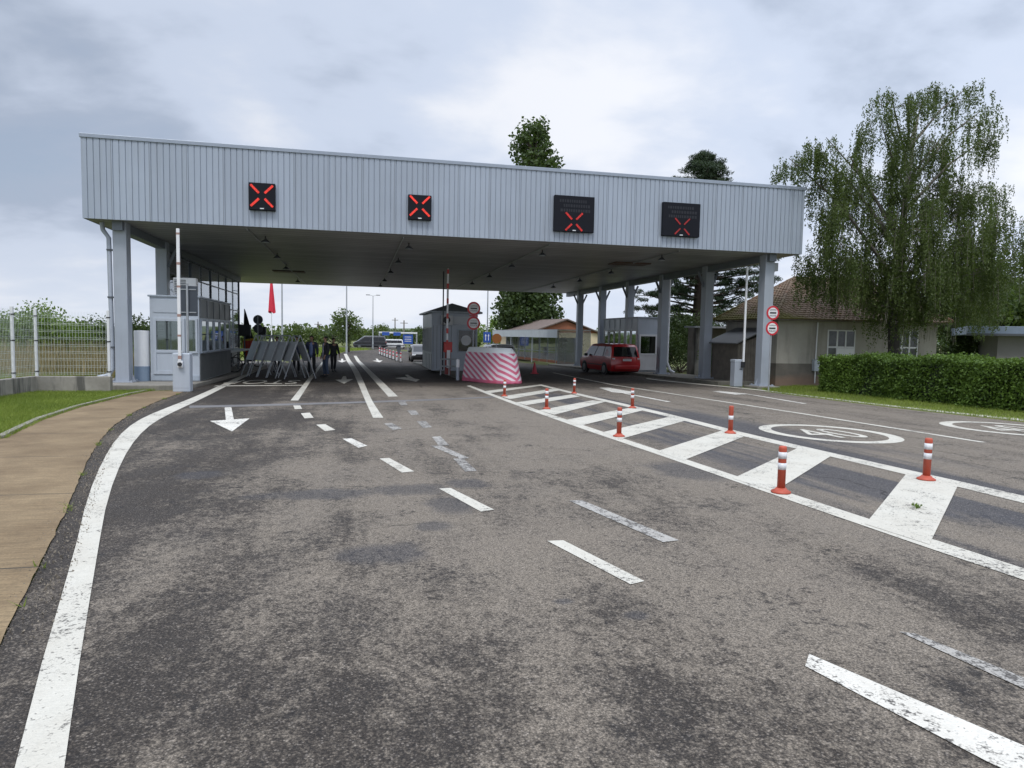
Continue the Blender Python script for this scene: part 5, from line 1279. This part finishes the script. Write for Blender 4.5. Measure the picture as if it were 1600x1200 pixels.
# shrubs
def bush(px, py, Y, w, h, lm, label, n=26, per=150, leaf=(.16, .10), name='shrub', group=None, cat='shrub', zbase=None, cr=None):
    p = onY(px, py, Y); z = zg(Y) if zbase is None else zbase
    t = thing(name, (p[0], Y, z), label, cat, group); cl = []; st = MB(); cr = cr or min(w, h)*.3
    for k in range(n):
        a = rng.random()*6.28; f = rng.random()**.5; q = np.array([math.cos(a)*f*w*.5, math.sin(a)*f*w*.4, h*(.12+.80*rng.random()*(1-.55*f*f))]); s = cr*(.6+.7*rng.random()); cl.append((q, (s, s, s*.8)))
        if k % 3 == 0: st.tube([(rng.normal()*.1, rng.normal()*.1, 0), tuple(q*.5), tuple(q)], [.035, .025, .008], 5)
    P = crown_points(cl, per*2.2); P[:, 2] = np.maximum(P[:, 2], .02)
    link('foliage', np_mesh('foliage', leaves(P, leaf[0]*.72, leaf[1]*.72), 4, lm), t); st.build('stems', BARK, t, smooth=True); return t
gB = 'bushes in the meadow behind the mesh fence'
bush(15, 540, 38, 6.5, 3.5, LEAF_BUSH, 'tall bright green bush in the meadow at the fence end post', 40, 110, (.2, .12), group=gB)
bush(75, 545, 36, 4.2, 2.7, LEAF_BUSH, 'bright green bush in the meadow beside the dark bush, behind the mesh fence', 30, 110, (.2, .12), group=gB)
bush(150, 545, 38, 5.2, 2.9, LEAF_DARK, 'dark green bush in the meadow directly before the first column', 34, 130, (.2, .12), group=gB)
bush(222, 545, 39, 3.2, 2.9, LEAF_DARK, 'dark bush showing between the first column and the tank', 24, 130, (.2, .12), group=gB)
bush(215, 560, 33, 2.2, 1.7, LEAF_BUSH, 'low bright bush showing behind the cylindrical tank', 18, 120, (.16, .1), group=gB)
bush(-60, 540, 36, 5, 3.2, LEAF_BUSH, 'bright green bush farthest along the mesh fence', 24, 100, (.2, .12), group=gB)
gS = 'shrubs between the columns and the cottage'
bush(1035, 560, 44, 5, 3.4, LEAF_DARK, 'broad dark shrub behind the booth roof below the pine', 34, 130, group=gS)
bush(1155, 560, 36.5, 3.5, 3.2, LEAF_DARK, 'dark shrub rising behind the thin roofed outbuilding', 26, 130, group=gS)
bush(1146, 560, 29., 1.3, 1.9, LEAF_DARK, 'low dark shrub directly behind the plain white barrier arm', 18, 260, (.12, .08), group=gS)
bush(1065, 560, 39.5, 4.8, 4.2, LEAF_DARK, 'dark shrub below the pine trunk', 30, 150, group=gS)
bush(1010, 560, 46, 3.5, 2.2, LEAF_DARK, 'dark shrub behind the pale grey booth', 20, 110, group=gS)
bush(1124, 560, 31.4, 1.7, 2.6, LEAF_HEDGE, 'leafy green shrub climbing beside the plank lean-to', 30, 260, (.12, .08), group=gS)
bush(1097, 565, 35.5, 1.6, 2.2, LEAF_DARK, 'dark shrub at the corner of the pale outbuilding', 16, 200, group=gS)
bush(1475, 560, 31, 3.2, 3.0, LEAF_DARK, 'dark shrub at the end wall of the cottage', 26, 150, group=gS)
bush(1520, 560, 33, 4.2, 2.5, LEAF_DARK, 'dark shrub between cottage and flat roofed building', 26, 150, group=gS)
for (px, Y, H, cw, lm, lab) in ((1500, 46, 7.0, 3.0, LEAF_DARK, 'dark tree behind the cottage gable end and birch'), (1570, 50, 6.3, 3.2, LEAF_FAR, 'mid green tree behind the flat roofed building'), (1640, 48, 7., 3.4, LEAF_BUSH, 'bright green tree at the far end of the flat roofed building'), (1545, 58, 6.2, 3.2, LEAF_BUSH, 'bright tree just past the birch strands over the cottage yard')):
    p = onD(px, 540, Y)
    limb_tree('broadleaf_tree', lab, 'tree', (p[0], p[1], zg(p[1])), H, (0, 0, H*.58), (cw, cw, H*.4), 40, 1.0, 110, (.3, .2), lm, trunk_r=.22, group='trees beyond the cottage')
# far trees beyond the checkpoint
ft_ = [(545, 530, 88, 5.6, 2.3, LEAF_FAR, 'airy green tree between two lamp posts beyond the lanes'), (470, 530, 84, 3.4, 2.8, LEAF_FAR, 'rounded green tree behind the men and folding boards'), (388, 535, 82, 2.6, 1.9, LEAF_FAR, 'small tree behind the round sign backs'),
       (520, 535, 120, 3.2, 3.4, LEAF_DARK, 'darker far tree standing behind the walking men'), (595, 535, 128, 4.2, 3., LEAF_FAR, 'far tree above the blue direction panels'), (625, 535, 128, 3.2, 3., LEAF_FAR, 'far tree behind the square blue sign'), (655, 535, 118, 3.6, 3., LEAF_DARK, 'far tree beside the hip roofed booth wall'),
       (778, 535, 90, 5.2, 3.2, LEAF_BUSH, 'bright green tree behind the orange disc'), (748, 535, 95, 4.5, 3., LEAF_BUSH, 'bright green tree behind the small blue sign'), (950, 540, 75, 4.2, 2.2, LEAF_BUSH, 'bright bush tree behind the far columns'), (820, 545, 100, 4.4, 3.4, LEAF_FAR, 'far green tree behind the shelter roof')]
for (px, py, Y, H, cw, lm, lab) in ft_:
    p = onY(px, py, Y); limb_tree('roadside_tree', lab, 'tree', (p[0], Y, zg(60)), H, (0, 0, H*.58), (cw, cw, H*.42), 34, .8, 70, (.3, .22), lm, trunk_r=.12, group='trees beyond the checkpoint')
# far wood line as one mass
P = []
for k in range(260):
    x = rng.uniform(-260, 330); y = rng.uniform(210, 250); s = rng.uniform(1.8, 3.8); n = 60; u = unit(rng.normal(size=(n, 3))); P.append(np.array([x, y, zg(60)+s*.6])+u*np.array([s*1.3, s, s*.75])*rng.random((n, 1))**.4)
P = np.concatenate(P); P[:, 2] = np.maximum(P[:, 2], zg(60)+.1); o = link('treeline', np_mesh('treeline', leaves(P, 1.5, 1.2), 4, LEAF_FAR)); stuff(tag(o, 'low far wood along the horizon beyond the checkpoint', 'wood'))
# distant low hills
mb = MB(); n = 60
for j, (yy, f) in enumerate(((900, 0), (1100, 1), (1500, .3))):
    for k in range(n): x = -1500+3600*k/(n-1); mb.v.append((x, yy, zg(60)-2+f*(9+5*math.sin(k*.5)+4*math.sin(k*1.3)+(.055*max(0, x-300)))))
for j in range(2):
    for k in range(n-1): mb.f.append((j*n+k, j*n+k+1, (j+1)*n+k+1, (j+1)*n+k))
structure(mb.build('hills', mat('hill_green', (.10, .13, .075), .95, 0, .25, .02), smooth=True))
# hedge along the departure lane
hx = 16.45; hya, hyb = 4., 21.9; hw_ = 1.5; hh = 1.28
hd = thing('clipped_hedge', (hx, hya, zg(hya)), 'long clipped dark green hedge along the departure lane before the cottage', 'hedge')
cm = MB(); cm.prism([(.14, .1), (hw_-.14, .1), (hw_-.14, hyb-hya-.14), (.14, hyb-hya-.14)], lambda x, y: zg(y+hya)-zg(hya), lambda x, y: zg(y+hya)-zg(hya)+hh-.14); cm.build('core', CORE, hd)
def hedge_pts(n, face):
    a, b = rng.random(n)*(hyb-hya), rng.random(n); j = rng.normal(size=n)*.045+.09*(rng.random(n) < .02); bul = .10*np.sin(a*2.1)+.05*np.sin(a*5.3+b*4)
    if face == 'top': P = np.stack([b*hw_, a, hh+j+bul*.7], 1)
    elif face == 'side': P = np.stack([.05+j+bul*.8, a, b**.9*hh], 1)
    else: P = np.stack([b*hw_, np.full(n, hyb-hya-.05)+j, rng.random(n)*hh], 1)
    P[:, 2] += np.array([zg(y+hya)-zg(hya) for y in P[:, 1]]); return P
P = np.concatenate([hedge_pts(24000, 'top'), hedge_pts(34000, 'side'), hedge_pts(4000, 'end')])
link('foliage', np_mesh('foliage', leaves(P, .085, .05), 4, LEAF_HEDGE), hd)
# grass blades
def blades(name, pts, h, m, lean=.35, w=.008, label=None):
    n = len(pts); hgt = h*(.5+.8*rng.random((n, 1))); a = rng.random(n)*6.28; sd = np.stack([np.cos(a), np.sin(a), 0*a], 1)*w*(.7+.6*rng.random((n, 1))); ln = rng.normal(size=(n, 3))*lean*hgt; ln[:, 2] = 0
    top = pts+ln+np.array([0, 0, 1])*hgt
    V = np.stack([pts-sd, pts+sd, top], 1); o = link(name, np_mesh(name, V, 3, m)); stuff(o); return o
def in_poly(x, y, poly):
    c = np.zeros(len(x), bool); j = len(poly)-1
    for i in range(len(poly)):
        xi, yi = poly[i]; xj, yj = poly[j]
        c ^= ((yi > y) != (yj > y)) & (x < (xj-xi)*(y-yi)/(yj-yi+1e-12)+xi); j = i
    return c
def scatter(poly, n):
    poly = [tuple(p) for p in poly]; xs_ = [p[0] for p in poly]; ys_ = [p[1] for p in poly]; x = rng.uniform(min(xs_), max(xs_), n); y = rng.uniform(min(ys_), max(ys_), n); k = in_poly(x, y, poly); x, y = x[k], y[k]
    return np.stack([x, y, np.array([zg(q) for q in y])-.03], 1)
blades('grass', scatter([(-9, 9.5), (-8.45, 9.5)]+[(p[0]-.05, p[1]) for p in walkL]+[(walkL[-1][0], 22.6), (-7., 21.95), (wx, wy), (wx, 9.5)], 110000), .085, GRASS_M, .5, .006)
blades('grass', scatter([(edgeR[0][0]+.12, 5)]+[(p[0]+.12, p[1]) for p in edgeR]+[(15, 23.3), (18, 25.5), (19, 25.5), (18, 22.1), (hx+.1, 22), (hx+.15, 5)], 60000), .10, GRASS_M, .5, .007)
# meadow behind the fence: green tussocks, then dry reeds
blades('grass', scatter([(-30, 23), (-8.8, 23), (-8.8, 34), (-40, 34)], 60000), .35, GRASS_M, .35, .014)
blades('reeds', scatter([(-40, 28.5), (-8.7, 27), (-8.9, 36), (-44, 38)], 30000), 1.25, REED_M, .14, .016)
blades('reeds', scatter([(-16, 24), (-8.9, 25.5), (-8.9, 28), (-20, 28)], 1500), .7, REED_M, .2, .014)
blades('grass', scatter([(-30, 64), (-5.5, 64), (-2.8, 76), (-1.8, 92), (2, 105.5), (-30, 105)], 40000), .35, GRASS_M, .4, .03)
def edge_band(L, w0, w1, n):
    L = [np.array(p) for p in L]; d = np.r_[0, np.cumsum([np.linalg.norm(b-a) for a, b in zip(L[:-1], L[1:])])]; tt_ = rng.random(n)*d[-1]
    x_ = np.interp(tt_, d, [p[0] for p in L]); y_2 = np.interp(tt_, d, [p[1] for p in L]); o_ = rng.uniform(w0, w1, n)
    return np.stack([x_+o_, y_2, np.array([zg(q) for q in y_2])+.004], 1)
gp = edge_band(lefts, -.10, .22, 5200); gs_ = .004+.009*rng.random((5200, 1))**2
u1, u2, u3 = (unit(rng.normal(size=(5200, 3)))*gs_ for _ in range(3)); T = gp+np.array([0, 0, 1])*gs_*1.2
V4 = np.concatenate([np.stack([gp+u1, gp+u2, T], 1), np.stack([gp+u2, gp+u3, T], 1), np.stack([gp+u3, gp+u1, T], 1)])
stuff(link('gravel', np_mesh('gravel', V4, 3, mat('grit', (.22, .19, .15), .9, 0, .4, 40))))
wk = edge_band(lefts, -.03, .05, 2600); wk = wk[np.sin(wk[:, 1]*3.1)+np.sin(wk[:, 1]*7.7+1) > 1.35]; blades('grass', wk, .045, GRASS_M, .6, .004)
wk = edge_band([(-8.4, 5)]+walkL, -.02, .09, 6000); blades('grass', wk, .07, GRASS_M, .6, .005)
# weed on the white hatch bar
p = G(1432, 795); t = thing('weed', (p[0], p[1], zg(p[1])+.008), 'tiny green weed growing through the widest white hatch bar', 'weed')
P = np.array([[rng.normal()*.02, rng.normal()*.02, .01+.03*rng.random()] for _ in range(26)]); link('leaf', np_mesh('leaf', leaves(P, .05, .018, np.tile([0, 0, .8], (26, 1)), .8), 4, LEAF_BUSH), t)

# ------------------------------------------------------------------ lamp posts, flagpole, far equipment
def lamp_post(px, py, Y, H, label, heads=1, r=.09):
    p = onY(px, py, Y); t = thing('street_lamp', (p[0], Y, zg(Y)), label, 'street lamp', 'lamp posts beyond the canopy')
    MB().tube([(0, 0, 0), (0, 0, .9), (0, 0, 1.), (0, 0, H)], [r*1.35, r*1.3, r, r*.5], 12).build('pole', GALV, t, smooth=True)
    for s in ((1, -1) if heads == 2 else (1,)):
        MB().tube([(0, 0, H-.05), (s*.5, 0, H+.1)], .03, 8).build('arm', GALV, t); MB().cbox((s*.75, 0, H+.1), (.6, .25, .1)).build('lamp_head', STEEL_D, t, bevel=.03)
lamp_post(441, 540, 72, 12., 'tall lamp post rising behind the folding boards next to the flagpole')
lamp_post(541.5, 540, 80, 12., 'tall lamp post standing before the airy green tree')
lamp_post(582.5, 540, 106, onY(582, 462, 106)[2]-zg(60), 'shorter lamp post with double head past the far red white posts', 2)
lamp_post(761, 540, 80, 12., 'tall lamp post behind the small blue sign and orange disc')
Y = 74.; p = onY(424.5, 540, Y); t = thing('flagpole', (p[0], Y, zg(Y)), 'thin white flagpole with hanging red flag behind the closed lane', 'flag')
MB().tube([(0, 0, 0), (0, 0, 9.5)], [.06, .03], 10).build('pole', WHITEP, t, smooth=True)
zt_, zb_ = onY(423, 440, Y)[2]-zg(Y), onY(423, 488, Y)[2]-zg(Y); mb = MB(); n = 20
for i in range(10):
    k = i/9; r_ = .06+.25*k
    for q in range(n): a = 2*math.pi*q/n; rr_ = r_*(1+.25*math.sin(4*a+k)); mb.v.append((.05*k+rr_*math.cos(a), rr_*math.sin(a)*.5, zt_+.5-(zt_+.5-zb_)*k+.25*math.sin(a*2)*k*.5))
for i in range(9):
    for q in range(n): mb.f.append((i*n+q, i*n+(q+1) % n, (i+1)*n+(q+1) % n, (i+1)*n+q))
mb.build('flag', REDFLAG, t, smooth=True)
for (px, Y, H, lab) in ((497, 120, 4.2, 'thin dark pole over the heads of the men'), (617, 135, 5.5, 'dark utility pole above the blue direction panels'), (631, 112, 4.6, 'dark utility pole beside the square blue sign')):
    p = onY(px, 540, Y); t = thing('utility_pole', (p[0], Y, zg(60)), lab, 'pole', 'utility poles beyond the checkpoint'); MB().tube([(0, 0, 0), (0, 0, H)], [.14, .09], 8).build('pole', WOODG, t); MB().box(-.6, .6, -.05, .05, H-.5, H-.4).build('crossarm', WOODG, t)
# row of red and white marker posts on the far side of the lanes
ra, rb_ = G(593, 554), G(626, 566); mkP = MB().box(-.05, .05, -.05, .05, 0, .85).mesh('post', WHITEP); mkB = [MB().box(-.054, .054, -.054, .054, a, b).mesh('band', CONEP) for a, b in ((.66, .80), (.36, .48))]; mkF = MB().box(-.16, .16, -.16, .16, 0, .06).mesh('foot', RUBBER)
for k in range(8):
    f = k/7; x, y = ra[0]+(rb_[0]-ra[0])*f, ra[1]+(rb_[1]-ra[1])*f
    t = thing('lane_marker', (x, y, zg(y)), f'red and white marker post, {["first", "second", "third", "fourth", "fifth", "sixth", "seventh", "eighth"][k]} from the double headed lamp post', 'marker post', 'red and white markers beyond the canopy')
    link('post', mkP, t); link('band', mkB[0], t); link('band', mkB[1], t); link('foot', mkF, t)
Y = 84.; a, b = onY(553, 545, Y), onY(640, 545, Y); t = thing('boom_gate', (b[0]-1.3, Y, zg(Y)), 'closed dark boom gate lying across the road beyond the markers', 'barrier'); MB().box(-.22, .22, -.2, .2, 0, 1.1).build('cabinet', STEEL_D, t, bevel=.03); MB().bar((a[0]-b[0]+1.3, -.25, 1.), (.9, -.25, 1.), .09, .1).build('boom', STEEL_D, t)
Y = 112.; a = onY(592, 519, Y); b = onY(652, 519, Y); z = a[2]-zg(60); t = thing('sign_gantry', (a[0], Y, zg(60)), 'white gantry beam carrying two blue direction panels far beyond the canopy', 'gantry'); Lg = b[0]-a[0]
MB().box(0, Lg, -.15, .15, z-.15, z+.1).build('beam', WHITEP, t)
for x in (.1, Lg-.1): MB().tube([(x, 0, 0), (x, 0, z-.15)], .12, 10).build('leg', GALV, t)
for x in (.5, 2.3): MB().box(x, x+1.15, -.2, -.15, z-.5, z+.05).build('panel', BLUEP, t)
Y = 88.; p = onY(637.5, 530, Y); t = thing('direction_sign', (p[0], Y, zg(60)), 'square blue direction sign with white lines beside the hip roofed booth', 'sign')
MB().tube([(0, .05, 0), (0, .05, p[2]-zg(60))], .05, 8).build('post', GALV, t); hz_ = p[2]-zg(60); pn = MB().box(-.62, .62, -.03, .0, hz_-.6, hz_+.6).build('panel', BLUEP, t)
for dz in (.28, .0, -.25): MB().box(-.42, .42, -.04, -.03, hz_+dz-.04, hz_+dz+.04).build('white_line', WHITEP, pn)
Y = 62.; p = onY(761, 527, Y); hz_ = p[2]-zg(Y); t = thing('lane_sign', (p[0], Y, zg(Y)), 'small upright blue sign with white arrows behind the white car', 'sign'); MB().tube([(0, .05, 0), (0, .05, hz_)], .04, 8).build('post', GALV, t); pn = MB().box(-.34, .34, -.03, 0, hz_-.48, hz_+.48).build('panel', BLUEP, t)
for x in (-.13, .13): MB().add([(x-.03, -.036, hz_-.3), (x+.03, -.036, hz_-.3), (x+.03, -.036, hz_+.1), (x-.03, -.036, hz_+.1), (x-.09, -.036, hz_+.1), (x+.09, -.036, hz_+.1), (x, -.036, hz_+.32)], [(0, 1, 2, 3), (4, 5, 6)]).build('arrow', WHITEP, pn)
# traffic on the crossing road
p = onY(578, 545, 110); car((p[0], 110, zg(60)), R(90), BLACK_C, 'dark van on the crossing road beneath the double headed lamp', 5.2, 2., 2.0, cat='van')
p = onY(610, 545, 111); car((p[0], 112, zg(60)), R(90), WHITE_C, 'white car on the crossing road below the blue direction panels', 4.4, 1.8, 1.5)

# ------------------------------------------------------------------ sky and light
SUN_EL, SUN_AZ = R(58), R(205)      # azimuth measured clockwise from +Y
w = bpy.data.worlds.new('World'); scene.world = w; w.use_nodes = True
t = NT(w.node_tree); bg = t.n['Background']; bg.inputs['Strength'].default_value = .1
sky = t.new('ShaderNodeTexSky', sky_type='NISHITA'); sky.sun_disc = False; sky.sun_elevation = SUN_EL; sky.sun_rotation = SUN_AZ
d = t.vmath('NORMALIZE', t.new('ShaderNodeTexCoord').outputs['Generated']); dx, dy, dz = t.xyz(d)[:3]
inv = t.math('DIVIDE', 1., t.math('ADD', t.math('MAXIMUM', dz, 0.), .30))
cp = t.new('ShaderNodeCombineXYZ'); t.put(cp.inputs[0], t.math('MULTIPLY', dx, inv)); t.put(cp.inputs[1], t.math('MULTIPLY', dy, inv)); cp = cp.outputs[0]
n1 = t.noise(t.mapping(cp, (1, 1, 1), loc=(3.1, 1.7, 0)), 1.0, 5, .5, .12); n2 = t.noise(t.mapping(cp, (1, 1.25, 1), loc=(7, 4, 2)), 2.7, 7, .55, .15)
f = t.math('ADD', t.math('MULTIPLY', n1, .72), t.math('MULTIPLY', n2, .28))
cr = t.new('ShaderNodeValToRGB'); cr.color_ramp.interpolation = 'EASE'
e = cr.color_ramp.elements; e[0].position = .38; e[0].color = (.40, .465, .585, 1); e[1].position = .61; e[1].color = (.775, .80, .86, 1)
k = e.new(.47); k.color = (.555, .625, .76, 1)
t.put(cr.inputs[0], f)
side = t.map(dx, -.5, .8, .92, 1.14)      # brighter cloud toward +X
zen = t.map(dz, .42, .85, 1., 2.5, True)  # sky brightened overhead, out of view, for more light on the ground
mul = t.math('MULTIPLY', t.math('MULTIPLY', side, zen), 10.)
cl = t.mix(1., cr.outputs[0], mul, 'MULTIPLY')
gapm = t.map(f, .40, .33, 0, .25)
cl = t.mix(t.map(dz, .14, .0, 0, .5), cl, (7.4, 7.9, 8.7))
t.put(bg.inputs['Color'], t.mix(gapm, cl, sky.outputs[0]))
sl = bpy.data.lights.new('sun', 'SUN'); sl.energy = 1.5; sl.angle = R(14); sl.color = (1, .96, .9)
so = bpy.data.objects.new('sun', sl); col.objects.link(so)
sd = Vector((math.sin(SUN_AZ)*math.cos(SUN_EL), math.cos(SUN_AZ)*math.cos(SUN_EL), math.sin(SUN_EL))); so.rotation_euler = sd.to_track_quat('Z', 'Y').to_euler()

# ------------------------------------------------------------------ camera
cd = bpy.data.cameras.new('camera'); cd.sensor_width = 36; cd.lens = 36*F/1600; cd.clip_start = .05; cd.clip_end = 6000
co = bpy.data.objects.new('camera', cd); col.objects.link(co); scene.camera = co
co.matrix_world = Matrix(((RT[0], UP[0], -FWD[0], CAM[0]), (RT[1], UP[1], -FWD[1], CAM[1]), (RT[2], UP[2], -FWD[2], CAM[2]), (0, 0, 0, 1)))
scene.render.resolution_x, scene.render.resolution_y = 1024, 768
scene.view_settings.view_transform = 'Standard'; scene.view_settings.look = 'None'; scene.view_settings.exposure = .15
scene.cycles.max_bounces = 8; scene.cycles.transparent_max_bounces = 12
